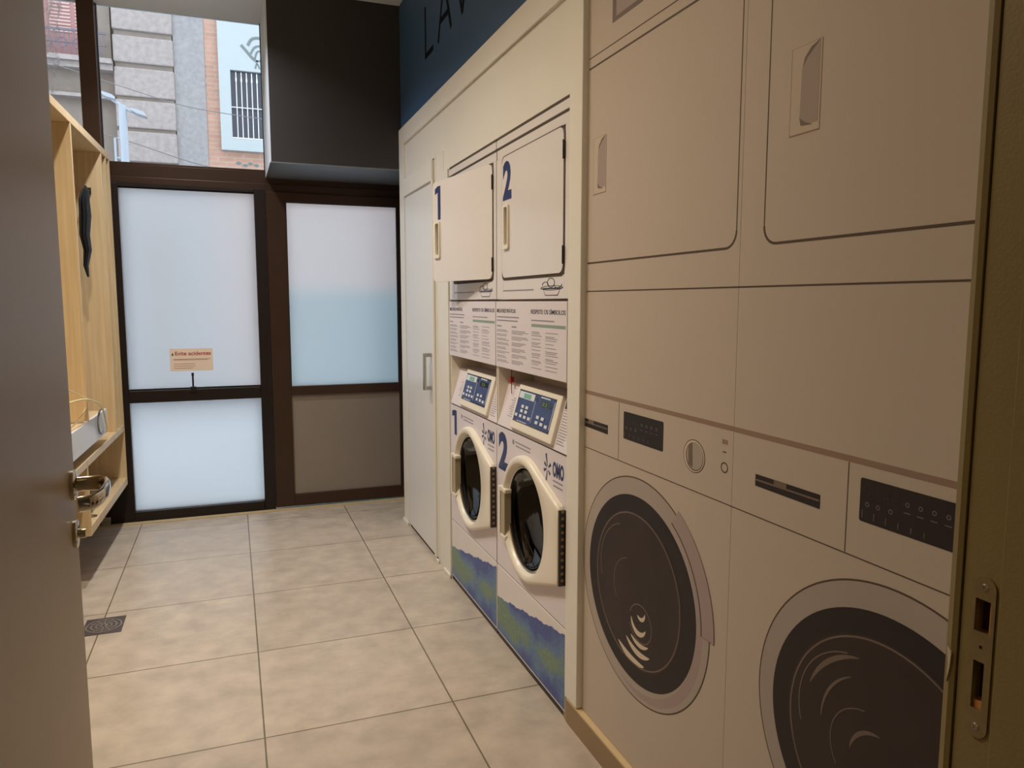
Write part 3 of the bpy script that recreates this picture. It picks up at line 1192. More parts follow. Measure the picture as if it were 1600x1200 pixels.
    for k in range(26):
        a = PI * 1.5 + r2.uniform(-.9, .9)
        x = 1.07 + r2.random() * .22
        rr_ = .246
        y, z = yc + rr_ * math.cos(a), zc + rr_ * math.sin(a)
        s_ = .0035 + r2.random() * .003
        gl_.box(x - s_, x + s_, y - s_, y + s_, z - s_, z + s_)
    P(gl_, 'drum_glints', mat('drum_glint_steel', rgb(225, 225, 225), .12, 1.0))  # bright bits added as glints low in the dark drum
    # grip on the left of the rim
    hb = MB()
    ya, yb_ = yc + .242, yc + .160
    za, zb = .452, .648
    hb.box(.936, XM, ya - .026, ya, za, zb)
    hb.box(.936, XM, yb_, ya - .026, za, za + .016)
    hb.box(.936, XM, yb_, ya - .026, zb - .016, zb)
    P(hb, 'door_handle', M_plastic, wd, .004)
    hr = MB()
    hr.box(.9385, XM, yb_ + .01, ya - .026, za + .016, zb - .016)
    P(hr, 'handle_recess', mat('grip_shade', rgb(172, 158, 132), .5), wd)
    # slotted hinge strip
    hs = MB()
    hs.box(.942, XM - .0005, hy - .0085, hy + .0005, hz0 + .004, hz1 - .004)
    P(hs, 'hinge_strip', M_hinge, wd)
    sl = MB()
    for k in range(11):
        z = hz0 + .018 + k * .0225
        sl.box(.948, .958, hy - .0095, hy - .0084, z, z + .009)
    P(sl, 'hinge_slots', mat('slot_brass', rgb(150, 120, 90), .4, .6), wd)
    return root


laundry_stack(3.070, '1', 10.0, 'farther stacked washer and dryer marked 1, its dryer door standing ajar')
laundry_stack(2.407, '2', 0.0, 'nearer stacked washer and dryer marked 2, its dryer door shut')

# lettering on the blue wall
lt = MB()
xw = 0.975


def stroke(mb, p, q, w):
    p, q = Vector(p), Vector(q)
    d = (q - p).normalized()
    n = Vector((-d.y, d.x)) * w / 2
    mb.prism([tuple(p + n), tuple(q + n), tuple(q - n), tuple(p - n)], 0, xw - .004, xw)


def letter(name, strokes):
    mb = MB()
    for k, (p, q) in enumerate(strokes):
        p, q = Vector(p), Vector(q)
        d = (q - p).normalized()
        n = Vector((-d.y, d.x)) * .013
        e = .0003 * k
        mb.prism([tuple(p + n), tuple(q + n), tuple(q - n), tuple(p - n)], 0, xw - .0010 - e, xw - .0002)
    o = mb.build(name, M_letter)
    return o


wl = tag(empty('wall_lettering', (xw, 3.5, 2.58)), 'thin black capital letters on the blue wall above the cabinet', 'lettering')
for st in ([((3.842, 2.580), (3.842, 2.830)), ((3.842, 2.590), (3.690, 2.590))],
           [((3.598, 2.580), (3.486, 2.835)), ((3.374, 2.580), (3.486, 2.835)), ((3.562, 2.665), (3.41, 2.665))],
           [((3.305, 2.835), (3.200, 2.580)), ((3.095, 2.835), (3.200, 2.580))]):
    o = letter('letter', st)
    o.parent = wl
    loc(o, (xw, 3.5, 2.58))

# ------------------------------------------------------------------ printed mural on the near right wall
XP = 0.980
mu = empty('wall_mural', (XP, 1.27, 0.08))
tag(mu, 'large printed wall mural of front-loading washers and dryers covering the near right wall', 'mural')
MUB = Vector((XP, 1.27, 0.08))


def mpart(mb, name, m, parent=None):
    return loc(mb.build(name, m, parent or mu), MUB)


def crescent(mb, x0, x1, yc, zc, r, w, a0, a1, n=18):
    """tapered arc, angles in units of pi"""
    o, i_ = [], []
    for k in range(n + 1):
        t = k / n
        a = (a0 + (a1 - a0) * t) * PI
        ww = w * math.sin(PI * t) ** .7 + .0006
        o.append((yc + (r + ww / 2) * math.cos(a), zc + (r + ww / 2) * math.sin(a)))
        i_.append((yc + (r - ww / 2) * math.cos(a), zc + (r - ww / 2) * math.sin(a)))
    for k in range(n):
        mb.prism([o[k], o[k + 1], i_[k + 1], i_[k]], 0, x0, x1)


def layer(k):
    return XP - 0.0003 * k, XP - 0.0003 * (k - 1)


def mbox(mb, k, y0, y1, z0, z1):
    a, b = layer(k)
    mb.box(a, b, y0, y1, z0, z1)


mpart(MB().box(XP, .991, 1.2805, 1.984, .086, 2.352), 'printed_sheet', M_mur)
mpart(MB().box(XP, .991, .562, 1.2795, .086, 2.352), 'printed_sheet', M_mur)
ln = MB()
mbox(ln, 1, .565, 1.983, 1.379, 1.3825)
mbox(ln, 1, .565, 1.983, .9170, .9192)
mpart(ln, 'printed_line', M_murline)
mpart(MB().box(layer(1)[0], layer(1)[1], .565, 1.983, 1.079, 1.090), 'printed_band', M_murband)
for k, (yc, first) in enumerate(((1.661, True), (0.851, False))):
    pw = empty('printed_washer', (0, 0, 0), parent=mu)

    def W_(mb, name, m):
        return mpart(mb, name, m, pw)
    v = MB()
    mbox(v, 1, yc + .1145, yc + .1165, .920, 1.078)
    W_(v, 'drawer_line', M_murline)
    g = MB()
    a, b_ = layer(2)
    g.prism([(yc + .355, .981), (yc + .355, 1.005), (yc + .178, 1.005), (yc + .178, .979)], 0, a, b_)
    W_(g, 'drawer_grip', M_murblack)
    g = MB()
    a, b_ = layer(3)
    g.box(a, b_, yc + .180, yc + .353, .992, .9955)
    g.box(a, b_, yc + .265, yc + .30, .9955, 1.0045)
    W_(g, 'grip_shine', M_murgrey)
    dpl = MB()
    a, b_ = layer(2)
    dpl.prism(rrect(yc - .109, yc + .088, .984, 1.058, .004, 3), 0, a, b_)
    W_(dpl, 'display', M_murblack)
    ic = MB()
    a, b_ = layer(3)
    for i in range(6):
        y = yc + .082 - i * .024
        ic.box(a, b_, y - .0012, y, .990, 1.004 - .001 * i)
    for i, y in enumerate((yc + .072, yc + .050, yc + .025)):
        ic.ring_x(a, b_, y, 1.015, .0028, .0042, 1, 1, 12)
    for i in range(4):
        ic.box(a, b_, yc - .012 - i * .024, yc - i * .024, 1.020, 1.0213)
        ic.ring_x(a, b_, yc - .006 - i * .024, 1.034, .0025, .004, 1, 1, 10)
    W_(ic, 'display_marks', mat('mural_marks', rgb(120, 116, 118), .6))
    sg = MB()
    for i in range(4):
        y = yc + .070 - i * .016
        sg.box(a, b_, y - .009, y, 1.034, 1.035)
        sg.box(a, b_, y - .009, y, 1.042, 1.043)
        sg.box(a, b_, y - .0015, y, 1.026, 1.043)
        sg.box(a, b_, y - .009, y, 1.026, 1.027)
    W_(sg, 'display_digits', mat('mural_digits', rgb(58, 54, 56), .6))
    kn = MB()
    ky = yc - .2405
    a, b_ = layer(1)
    kn.disc_x(a, b_, ky, .999, .0425, .0385)
    W_(kn, 'knob_outline', M_murline)
    kn = MB(); a, b_ = layer(2); kn.disc_x(a, b_, ky, .999, .040, .0365)
    W_(kn, 'knob_rim', M_murglint)
    kn = MB(); a, b_ = layer(3); kn.disc_x(a, b_, ky - .002, .9985, .0345, .033)
    W_(kn, 'knob_shadow', M_murline)
    kn = MB(); a, b_ = layer(4); kn.disc_x(a, b_, ky - .0035, 1.0, .0325, .032)
    W_(kn, 'knob_face', M_mursilver)
    kn = MB(); a, b_ = layer(5)
    kn.prism([(ky + .022, 1.022), (ky + .006, 1.031), (ky + .004, .972), (ky + .020, .978)], 0, a, b_)
    W_(kn, 'knob_grip', M_murgrey)
    bt = MB(); a, b_ = layer(1)
    bt.ring_x(a, b_, yc - .353, .996, .0095, .0125, .95, .95, 24)
    bt.box(a, b_, yc - .358, yc - .346, 1.0285, 1.031)
    W_(bt, 'button', M_murline)
    bt = MB()
    bt.box(a, b_, yc - .353, yc - .343, 1.047, 1.057)
    bt.box(a, b_, yc - .362, yc - .355, 1.047, 1.057)
    W_(bt, 'printed_symbol', M_murband)
    # porthole
    ry, k_ = .318, .299 / .318
    zc = .5895
    o1 = MB(); a, b_ = layer(1)
    o1.disc_x(a, b_, yc, zc, ry + .0035, ry * k_ + .0035, 96)
    W_(o1, 'ring_outline', M_murline)
    o1 = MB(); a, b_ = layer(2)
    o1.disc_x(a, b_, yc, zc, ry, ry * k_, 96)
    W_(o1, 'door_ring', M_mursilver)
    o1 = MB()
    crescent(o1, XP - .00072, XP - .0006, yc, zc, .281, .026, .72, 1.60, 48)
    W_(o1, 'ring_sheen', M_murmauve)
    o1 = MB(); a, b_ = layer(3)
    o1.disc_x(a, b_, yc + .005, zc - .002, .2736, .2541, 96)
    W_(o1, 'black_ring', M_murblack)
    o1 = MB(); a, b_ = layer(4)
    o1.disc_x(a, b_, yc + .012, zc - .004, .222, .212, 96)
    W_(o1, 'drum_window', M_murdrum)
    o1 = MB(); a, b_ = layer(5)
    o1.ring_x(a, b_, yc + .012, zc - .004, .214, .2175, .955, .955, 80, PI * -.42, PI * .95)
    o1.ring_x(a, b_, yc + .012, zc - .004, .212, .2155, .955, .955, 80, PI * .95, PI * 1.58)
    o1.ring_x(a, b_, yc + .060, zc + .02, .145, .1475, .95, .95, 60, PI * -.1, PI * .42)
    o1.ring_x(a, b_, yc + .040, zc - .01, .085, .087, .95, .95, 60, PI * -.2, PI * .45)
    W_(o1, 'glass_line', M_murgrey)
    if first:
        gl = MB()
        crescent(gl, a, b_, yc - .012, zc - .075, .040, .014, 1.15, 1.95)
        crescent(gl, a, b_, yc - .020, zc - .050, .022, .010, 1.00, 1.75)
        crescent(gl, a, b_, yc - .018, zc - .060, .085, .012, 1.33, 1.68)
        crescent(gl, a, b_, yc - .018, zc - .050, .120, .016, 1.36, 1.70)
        crescent(gl, a, b_, yc + .004, zc - .010, .190, .018, 1.42, 1.66)
        W_(gl, 'glass_glint', M_murglint)
        gs2 = MB()
        gs2.ring_x(a, b_, yc - .02, zc - .085, .055, .058, .9, .9, 30, PI * .1, PI * 1.9)
        W_(gs2, 'drum_hub_line', M_murgrey)
        hd_ = MB()
        a, b_ = layer(6)
        hd_.ring_x(a, b_, yc, zc, ry * .915, ry * 1.055, k_, k_, 40, PI * .99, PI + math.radians(-58))
        # lower Y side of the circle
        hd_.build
        hd_ = MB()
        hd_.ring_x(a, b_, yc, zc, -ry * .915, -ry * 1.06, -k_, -k_, 40, 0.0, math.radians(57))
        W_(hd_, 'door_pull', M_murmauve)
        hl = MB()
        a, b_ = layer(7)
        hl.ring_x(a, b_, yc, zc, -ry * .905, -ry * .916, -k_, -k_, 40, 0.0, math.radians(57))
        W_(hl, 'pull_outline', M_murline)
    else:
        gl = MB()
        crescent(gl, a, b_, yc + .030, zc, .162, .009, .12, .42)
        crescent(gl, a, b_, yc + .020, zc - .02, .062, .007, .05, .5)
        crescent(gl, a, b_, yc + .03, zc + .01, .120, .005, .0, .35)
        W_(gl, 'glass_glint', M_murgrey)

# printed dryers above
for k, (yl, yr) in enumerate(((1.975, 1.293), (1.208, .568))):
    pd = empty('printed_dryer', (0, 0, 0), parent=mu)
    a, b_ = layer(1)
    lo = -.1 if k == 0 else 0
    z0, z1 = 1.462, 2.006
    if k == 0:
        outer = [(yl, z0)] + [p for p in rrect(yr, yl + .2, z0, z1, .035) if p[0] < yl] + [(yl, z1)]
        # keep polygon order: walk the rounded right side from top to bottom
        rs = sorted([p for p in rrect(yr, yl + .2, z0, z1, .035) if p[0] < yl - .3], key=lambda p: -p[1])
        path = [(yl + .006, z1)] + rs + [(yl + .006, z0)]
    else:
        rs = sorted([p for p in rrect(yr - .2, yl, z0, z1, .035) if p[0] > yr + .3], key=lambda p: -p[1])
        path = [(yr, z1)] + rs + [(yr, z0)]
    ol = MB()
    for p, q in zip(path[:-1], path[1:]):
        p, q = Vector(p), Vector(q)
        if (q - p).length < 1e-5:
            continue
        d = (q - p).normalized()
        w = .0026 if abs(d.y) < .5 or abs(p.y - z0) < .04 else .0015
        n = Vector((-d.y, d.x)) * w
        ol.prism([tuple(p + n), tuple(q + n), tuple(q - n), tuple(p - n)], 0, a, b_)
    mpart(ol, 'door_outline', M_murline, pd)
    hy = 1.948 if k == 0 else 1.148
    plt = MB()
    a, b_ = layer(1)
    plt.box(a, b_, hy - .077, hy, 1.652, 1.808)
    mpart(plt, 'handle_outline', M_murband, pd)
    plt = MB(); a, b_ = layer(2)
    plt.box(a, b_, hy - .0755, hy - .002, 1.6545, 1.807)
    mpart(plt, 'handle_plate', M_mur2, pd)
    plt = MB(); a, b_ = layer(3)
    plt.prism([(hy - .072, 1.806), (hy - .050, 1.800), (hy - .034, 1.785), (hy - .028, 1.765), (hy - .026, 1.680), (hy - .030, 1.668), (hy - .072, 1.668)], 0, a, b_)
    mpart(plt, 'handle_recess', M_murshade, pd)
    plt = MB(); a, b_ = layer(4)
    plt.prism([(hy - .072, 1.807), (hy - .050, 1.800), (hy - .034, 1.785), (hy - .030, 1.770), (hy - .040, 1.784), (hy - .060, 1.798)], 0, a, b_)
    plt.prism([(hy - .026, 1.682), (hy - .030, 1.668), (hy - .060, 1.665), (hy - .040, 1.672)], 0, a, b_)
    mpart(plt, 'handle_edge', M_murgrey, pd)
    tl = MB(); a, b_ = layer(1)
    tl.box(a, b_, yr if k else yr - .02, yl + .007, 2.033, 2.036)
    mpart(tl, 'top_line', M_murline, pd)
    ds = MB(); a, b_ = layer(1)
    ds.box(a, b_, yl - .287, yl - .128, 2.088, 2.150)
    mpart(ds, 'display', M_murgrey, pd)
    ds = MB(); a, b_ = layer(2)
    ds.box(a, b_, yl - .262, yl - .15, 2.100, 2.140)
    mpart(ds, 'display_inner', M_murshade, pd)

# skirting under the mural
sk = MB()
sk.prism([(.962, .562), (.962, 2.06), (.968, 2.095), (.985, 2.105), (.992, 2.105), (.992, .562)], 2, 0, .078)
sko = struct(sk.build('baseboard_right', M_skirt), 'tile skirting under the mural')
ske = MB().box(.961, .992, .562, 2.06, .078, .084).build('skirting_cap', mat('skirt_cap', rgb(206, 182, 140), .4), sko)
struct(MB().box(1.088, 1.10, 4.50, 4.98, 0, .07).build('baseboard_back', M_skirt))

# ------------------------------------------------------------------ wooden wall shelf on the left
SR = math.atan(0.0273)
SB = Vector((-0.660, 3.9, 0))
sh = empty('wooden_shelf_unit', SB, -SR)
tag(sh, 'beech wall shelf with tall coat bays above open cubbies, hung clear of the floor', 'shelf')
DEP = -0.40


def spart(name, x0, x1, y0, y1, z0, z1, b=0.0015, m=None):
    return box(name, m or M_wood, sh, x0, x1, y0, y1, z0, z1, b)


spart('top_board', DEP, 0, -2.2, 1.075, 2.165, 2.203)
spart('middle_board', DEP, -.0, .02, 1.055, .578, .612)
spart('middle_board', DEP, -.0, -2.2, -.0, .578, .612)
spart('bottom_board', DEP, 0, .02, 1.055, .246, .290)
spart('end_panel', DEP, 0, 1.055, 1.075, .246, 2.165)
spart('lower_divider', DEP, 0, -.0, .02, .246, .612)
spart('divider', DEP, -.001, .09, .112, .786, 2.165)
spart('divider', DEP, -.001, .820, .842, .612, 2.165)
spart('divider', DEP, -.001, .955, .973, .612, 2.165)
spart('divider', DEP, -.001, -.72, -.70, .612, 2.165)
spart('back_board', DEP - .012, DEP, -2.2, 1.075, .246, 2.203)
ch_ = MB()
ch_.disc_x(0.0001, .0012, .045, .275, .001, .001, 8)
# cable grommet on the lower board edge
gr = MB()
rr = [[(-.03 + r * math.cos(t * PI / 12), .20 + r * math.sin(t * PI / 12), z) for t in range(24)] for r, z in ((.022, .2905), (.022, .294), (.012, .294), (.012, .2905))]
gr.loft(rr, cap=False)
gr.build('cable_grommet', mat('grommet_brown', rgb(90, 62, 48), .5), sh)

# white drawer box in front of the tall bays
dwr = box('drawer', M_wood, sh, -.38, -.012, -.55, .53, .662, .775, .001)
box('drawer_front', M_bin, dwr, -.012, .002, -.56, .54, .660, .784, .0015)


def smooth_path(pts, n=8):
    out = []
    P_ = [Vector(p) for p in pts]
    for i in range(len(P_) - 1):
        a = P_[max(i - 1, 0)]; b = P_[i]; c = P_[i + 1]; d = P_[min(i + 2, len(P_) - 1)]
        for k in range(n):
            t = k / n
            out.append(.5 * ((2 * b) + (c - a) * t + (2 * a - 5 * b + 4 * c - d) * t * t + (3 * b - a - 3 * c + d) * t ** 3))
    out.append(P_[-1])
    return out


tag(MB().tube(smooth_path([(-.72, 3.48, .90), (-.67, 3.62, .918), (-.645, 3.85, .905), (-.636, 4.06, .868), (-.634, 4.22, .822), (-.636, 4.31, .765), (-.636, 4.35, .700), (-.637, 4.36, .668)]), .0045, 8).build('cable', M_cable, None, smooth=True),
    'thick cream cable arching over the white drawer front and hanging down', 'cable')
tag(MB().tube(smooth_path([(-.70, 3.45, 1.02), (-.67, 3.62, .975), (-.655, 3.80, .930), (-.655, 3.98, .880), (-.70, 4.05, .84), (-.74, 4.0, .79)]), .0035, 8).build('cable', M_cable, None, smooth=True),
    'thin cream cable sloping down from the upper left, behind the arching one', 'cable')
tag(MB().tube(smooth_path([(-.72, 3.6, .785), (-.68, 3.75, .80), (-.665, 3.95, .84), (-.66, 4.02, .86)]), .003, 8).build('cable', M_cable, None, smooth=True),
    'short thin cream cable lying low on the drawer, rising to the right', 'cable')
ring = [(-.6435, 4.25 + .095 * math.cos(t * PI / 12), .742 + .062 * math.sin(t * PI / 12)) for t in range(5, 21)]
tag(MB().tube(ring, .0045, 8).build('cable', M_greycable, None, smooth=True), 'short grey cable bow against the white drawer front', 'cable')

# black strap bag on a hook in the tall bay
hk = MB()
hk.tube(smooth_path([(-.705, 4.697, 1.955), (-.705, 4.66, 1.945), (-.705, 4.63, 1.935), (-.705, 4.612, 1.955)]), .007, 8)
hk.box(-.715, -.695, 4.700, 4.715, 1.935, 1.970)
hko = hk.build('coat_hook', M_black, sh, .0)
hko.data.transform(Matrix.Rotation(SR, 4, 'Z') @ Matrix.Translation(-SB))
bg = MB()
prof = [(1.945, .012, .020), (1.93, .030, .040), (1.88, .042, .050), (1.80, .046, .052), (1.70, .040, .046), (1.62, .032, .036), (1.54, .020, .028), (1.48, .008, .012)]
rings = []
for (z, a, b_) in prof:
    rings.append([(-.700 + a * .6 * math.cos(t * PI / 10) + .006 * math.sin(z * 40), 4.585 + b_ * math.sin(t * PI / 10) * (1 + .15 * math.sin(3 * t)) + (1.95 - z) * -.10, z) for t in range(20)])
bg.loft(rings)
bg.v = [(x, y - .06, z) for x, y, z in bg.v]
bgo = bg.build('strap_bag', M_rubber, None, smooth=True)
tag(bgo, 'black folded bag hanging by its loop in the tall bay of the wooden shelf', 'bag')
MB().tube([(-.700, 4.575 + .030 * math.cos(t * PI / 10), 1.925 + .034 * math.sin(t * PI / 10)) for t in range(21)], .006, 8).build('bag_loop', M_rubber, bgo, smooth=True)

# ------------------------------------------------------------------ opened door leaf in the left foreground
E0 = Vector((-0.196, 0.60, 0))          # hinge line, visible face
E1 = Vector((-0.268, 1.462, 0))         # latch edge
dl_ = (E1 - E0).length
dr_ = empty('door_2', E0, math.atan2(E1.y - E0.y, E1.x - E0.x))
struct(dr_, 'opened cream door leaf at the left edge of the picture')
# local: x along the leaf, y out of the hidden side (+y is -X side)
lf = MB().box(0, dl_, 0.0, .040, .012, 2.085)
lf.build('door_leaf', M_door, dr_, .004, seg=3)
lv = MB()
px, pz = dl_ - .066, 1.046
rr = []
for (d, r) in ((0, .026), (-.006, .026), (-.009, .022), (-.010, .012)):
    rr.append([(px + r * math.cos(t * PI / 16), d, pz + r * math.sin(t * PI / 16)) for t in range(32)])
lv.loft(rr)
lvo = lv.build('rose', M_chrome, dr_, smooth=True)
ba = MB()
path = smooth_path([(px, -.008, pz), (px, -.034, pz), (px - .006, -.047, pz), (px - .022, -.054, pz), (px - .06, -.055, pz), (px - .105, -.050, pz - .001), (px - .128, -.040, pz - .002), (px - .134, -.022, pz - .003)], 5)
ba.tube(path, .0125, 16, ry=.006)
ba.build('lever_handle', M_chrome, dr_, smooth=True)
kr = MB()
kz = .962
rr = []
for (d, r) in ((0, .024), (-.005, .024), (-.007, .021), (-.0072, .010)):
    rr.append([(px + r * math.cos(t * PI / 16), d, kz + r * math.sin(t * PI / 16)) for t in range(32)])
kr.loft(rr)
kr.build('key_rose', M_chrome, dr_, smooth=True)
kk = MB()
kk.tube([(px, -.006, kz), (px, -.018, kz)], .0085, 16)
kk.build('lock_cylinder', M_chrome, dr_, smooth=True)

# ------------------------------------------------------------------ right door jamb with strike plate
XJ = 0.720
jb = MB()
jp = [(XJ + .014, .50), (XJ + .014, .56), (.80, .56), (.80, .40), (XJ + .014, .40)]
jb.prism(jp, 2, 0, 2.12)
jo = struct(jb.build('trim_5', M_jamb), 'olive cream door jamb at the right edge')
zb0, zb1 = .905, 1.055
holes = [[(.510, 1.006), (.5315, 1.006), (.5315, 1.045), (.510, 1.045)], [(.514, .922), (.5295, .922), (.5295, .978), (.514, .978)]]
jf = holed('jamb_face', [(.508 - .1, 0), (.546, 0), (.546, 2.12), (.508 - .1, 2.12)], holes, 0, XJ, XJ + .013, M_jamb, jo)
jl = MB()
jl.prism([(XJ - .002, .5475), (XJ - .0035, .5530), (XJ - .0015, .560), (XJ + .0135, .560), (XJ + .0135, .5475)], 2, 0, 2.12)
jl.build('jamb_lip', M_jamb, jo)
js = MB()
js.prism([(XJ - .012, .40), (XJ - .012, .497), (XJ - .008, .500), (XJ - .002, .5015), (XJ - .0001, .5015), (XJ - .0001, .40)], 2, 0, 2.12)
js.build('door_stop', M_jamb, jo)
rc = MB()
rc.box(XJ + .0131, XJ + .0138, .508, .534, 1.0, 1.05)
rc.box(XJ + .0131, XJ + .0138, .511, .532, .918, .982)
rc.build('mortise_back', M_gap, jo)
rw_ = MB()
rw_.box(XJ + .001, XJ + .012, .5102, .5155, 1.0062, 1.0448)
rw_.box(XJ + .001, XJ + .012, .5142, .5290, .9222, .932)
rw_.build('mortise_wood', M_rawwood, jo)
sp_ = empty('strike_plate', (XJ, .521, .98))
tag(sp_, 'worn steel strike plate with two openings screwed to the right door jamb', 'strike plate')


def arcplate():
    out = []
    y0, y1, z0, z1, r = .5085, .5335, .893, 1.068, .0125
    for k in range(13):
        t = k / 12 * PI
        out.append(((y0 + y1) / 2 + r * math.cos(t), z1 - r + r * math.sin(t)))
    for k in range(13):
        t = PI + k / 12 * PI
        out.append(((y0 + y1) / 2 + r * math.cos(t), z0 + r + r * math.sin(t)))
    return out


po = holed('plate', arcplate(), [[(.5125, 1.008), (.530, 1.008), (.530, 1.043), (.5125, 1.043)], [(.516, .924), (.528, .924), (.528, .976), (.516, .976)],
                                 [(.521 + .002 * math.cos(t * PI / 5), .992 + .002 * math.sin(t * PI / 5)) for t in range(10)]], 0, XJ - .0016, XJ - .0001, M_oldsteel, sp_)
loc(po, (XJ, .521, .98))
for z in (1.0565, .9045):
    s_ = MB()
    rr = []
    for (d, r) in ((-.0016, .0040), (-.0026, .0034), (-.0026, .0016), (-.0019, .0014)):
        rr.append([(XJ + d, .521 + r * math.cos(t * PI / 10), z + r * math.sin(t * PI / 10)) for t in range(20)])
    s_.loft(rr)
    loc(s_.build('screw', M_steel, sp_, smooth=True), (XJ, .521, .98))
cp = MB()
cp.prism([(.557, .978), (.5515, .974), (.5525, .955), (.5555, .938), (.5545, .958)], 0, XJ - .0046, XJ - .003)
cp.build('paint_chip', M_chip, jo)
lj = MB()
lj.box(-.28, -.20, .40, .56, 0, 2.12)
lj.box(-.20, XJ, .40, .56, 2.09, 2.12)
struct(lj.build('trim_6', M_jamb), 'left and upper door jamb')

# ------------------------------------------------------------------ street outside
struct(box('trim_7', M_pave, None, -16, 16, 5.26, 9.4, -.12, -.02), 'pale pavement outside')
struct(box('trim_8', M_pave2, None, -16, 16, 9.4, 12.9, -.16, -.10), 'street')
YF = 13.0
sb_ = empty('stone_building', (-3.0, YF, 0))
tag(sb_, 'old grey stone building with banded corner pier and rose shutters', 'building')
SBB = Vector((-3.0, YF, 0))


def bpart(mb, name, m, parent=None, b=0.0):
    return loc(mb.build(name, m, parent or sb_, b), SBB)


bpart(MB().box(-9, -1.50, YF + .12, YF + .8, -.1, 9), 'wall', M_stone2)
for i, (z0, z1) in enumerate(((2.55, 2.98), (3.02, 3.44), (3.48, 3.93), (3.98, 4.39), (4.44, 4.86), (4.93, 5.32), (5.40, 5.86), (5.92, 6.4), (6.46, 6.9))):
    bpart(MB().box(-1.51, -.685, YF - .08, YF + .3, z0, z1), 'pier_block', M_stone, b=.02)
bpart(MB().box(-1.49, -.70, YF - .03, YF + .8, -.1, 9), 'pier_core', M_stone2)
wn = bpart(MB().box(-2.75, -1.72, YF + .06, YF + .13, 4.95, 7.2), 'balcony_shutter', M_rose)
lv_ = MB()
for i in range(30):
    for (xa, xb) in ((-2.33, -2.06), (-2.0, -1.76), (-2.66, -2.40)):
        lv_.box(xa, xb, YF + .045, YF + .06, 5.30 + i * .05, 5.325 + i * .05)
bpart(lv_, 'shutter_louvres', mat('louvre_rose', rgb(200, 170, 165), .8), wn)
bpart(MB().box(-1.70, -1.54, YF + .02, YF + .13, 4.95, 7.2), 'window_surround', M_stone2)
cn = MB()
cn.box(-9, -1.52, YF - .18, YF + .12, 4.86, 4.93)
cn.box(-9, -1.52, YF - .10, YF + .12, 4.78, 4.86)
cn.box(-9, -1.52, YF - .04, YF + .12, 4.38, 4.43)
bpart(cn, 'cornice', M_stone)
rg = MB()
for i in range(26):
    x = -3.2 + i * .063
    rg.box(x, x + .012, YF - .15, YF - .138, 4.93, 5.28)
rg.box(-3.2, -1.58, YF - .155, YF - .133, 5.27, 5.30)
rg.box(-3.2, -1.58, YF - .155, YF - .133, 5.10, 5.112)
for i in range(8):
    x = -3.1 + i * .19
    rg.tube([(x + .06 * math.cos(t * PI / 6), YF - .144, 5.10 + .07 * math.sin(t * PI / 6)) for t in range(13)], .008, 5)
bpart(rg, 'balcony_railing', M_iron)
bx = MB()
bx.box(-1.50, -1.16, YF - .2, YF - .1, 3.4, 3.70)
cb_ = empty('concrete_building', (.4, YF, 0))
tag(cb_, 'plain weathered concrete wall standing between stone pier and brick wall', 'building')
loc(MB().box(-.685, -.245, YF - .02, YF + .8, -.1, 9).build('wall', M_conc, cb_), (.4, YF, 0))
kb_ = empty('brick_building', (.4, YF, 0))
tag(kb_, 'pink brick building with a white framed barred window and grey graffiti', 'building')
KB = Vector((.4, YF, 0))
loc(MB().box(-.245, 6, YF, YF + .8, -.1, 9).build('wall', M_brick, kb_), KB)
wf_ = MB()
wf_.box(-.045, .62, YF - .10, YF, 3.74, 8)
wf_.box(.62, 1.6, YF - .10, YF, 3.74, 3.92)
wf_.box(.62, 1.6, YF - .10, YF, 4.97, 8)
sur = loc(holed('window_surround', [(-.045, 3.74), (1.6, 3.74), (1.6, 8), (-.045, 8)], [[(.125, 3.92), (.95, 3.92), (.95, 4.97), (.125, 4.97)]], 1, YF - .10, YF - .001, M_bwhite, kb_), KB)
dw_ = loc(MB().box(.10, .97, YF - .03, YF - .002, 3.90, 5.0).build('window', M_dglass, kb_), KB)
brs = MB()
for i in range(9):
    x = .20 + i * .078
    brs.box(x, x + .014, YF - .095, YF - .08, 3.93, 4.94)
    brs.prism([(x - .006, 4.82), (x + .007, 4.95), (x + .020, 4.82), (x + .007, 4.76)], 1, YF - .098, YF - .08)
brs.box(.125, .95, YF - .097, YF - .082, 4.40, 4.412)
brs.box(.125, .95, YF - .097, YF - .082, 3.925, 3.945)
loc(brs.build('window_bars', M_bars, dw_), KB)
gf = MB()


def gstroke(pts, w=.018):
    pts = smooth_path([(x, 0, z) for x, z in pts], 5)
    for p, q in zip(pts[:-1], pts[1:]):
        d = (q - p).normalized()
        n = Vector((-d.z, 0, d.x)) * w
        gf.prism([((p + n).x, (p + n).z), ((q + n).x, (q + n).z), ((q - n).x, (q - n).z), ((p - n).x, (p - n).z)], 1, YF - .104, YF - .1)


gstroke([(.30, 5.36), (.38, 5.27), (.46, 5.18), (.54, 5.12)], .022)
gstroke([(.40, 5.36), (.46, 5.46), (.56, 5.49), (.68, 5.47)], .022)
gstroke([(.44, 5.24), (.50, 5.34), (.60, 5.37), (.66, 5.30)], .016)
gstroke([(.50, 5.17), (.54, 5.28), (.62, 5.28), (.60, 5.16), (.52, 5.14)], .014)
gstroke([(.50, 5.02), (.53, 5.10), (.57, 5.02)], .012)
gstroke([(.60, 5.02), (.63, 5.10), (.67, 5.02)], .012)
loc(gf.build('graffiti', M_graff, kb_), KB)
gf = MB()
for (x, z) in ((.20, 3.56), (.30, 3.53), (.38, 3.56), (.47, 3.54)):
    gf.prism([(x - .05, z), (x, z + .03), (x + .05, z), (x, z - .03)], 1, YF - .004, YF)
loc(gf.build('graffiti', M_graff, kb_), KB)
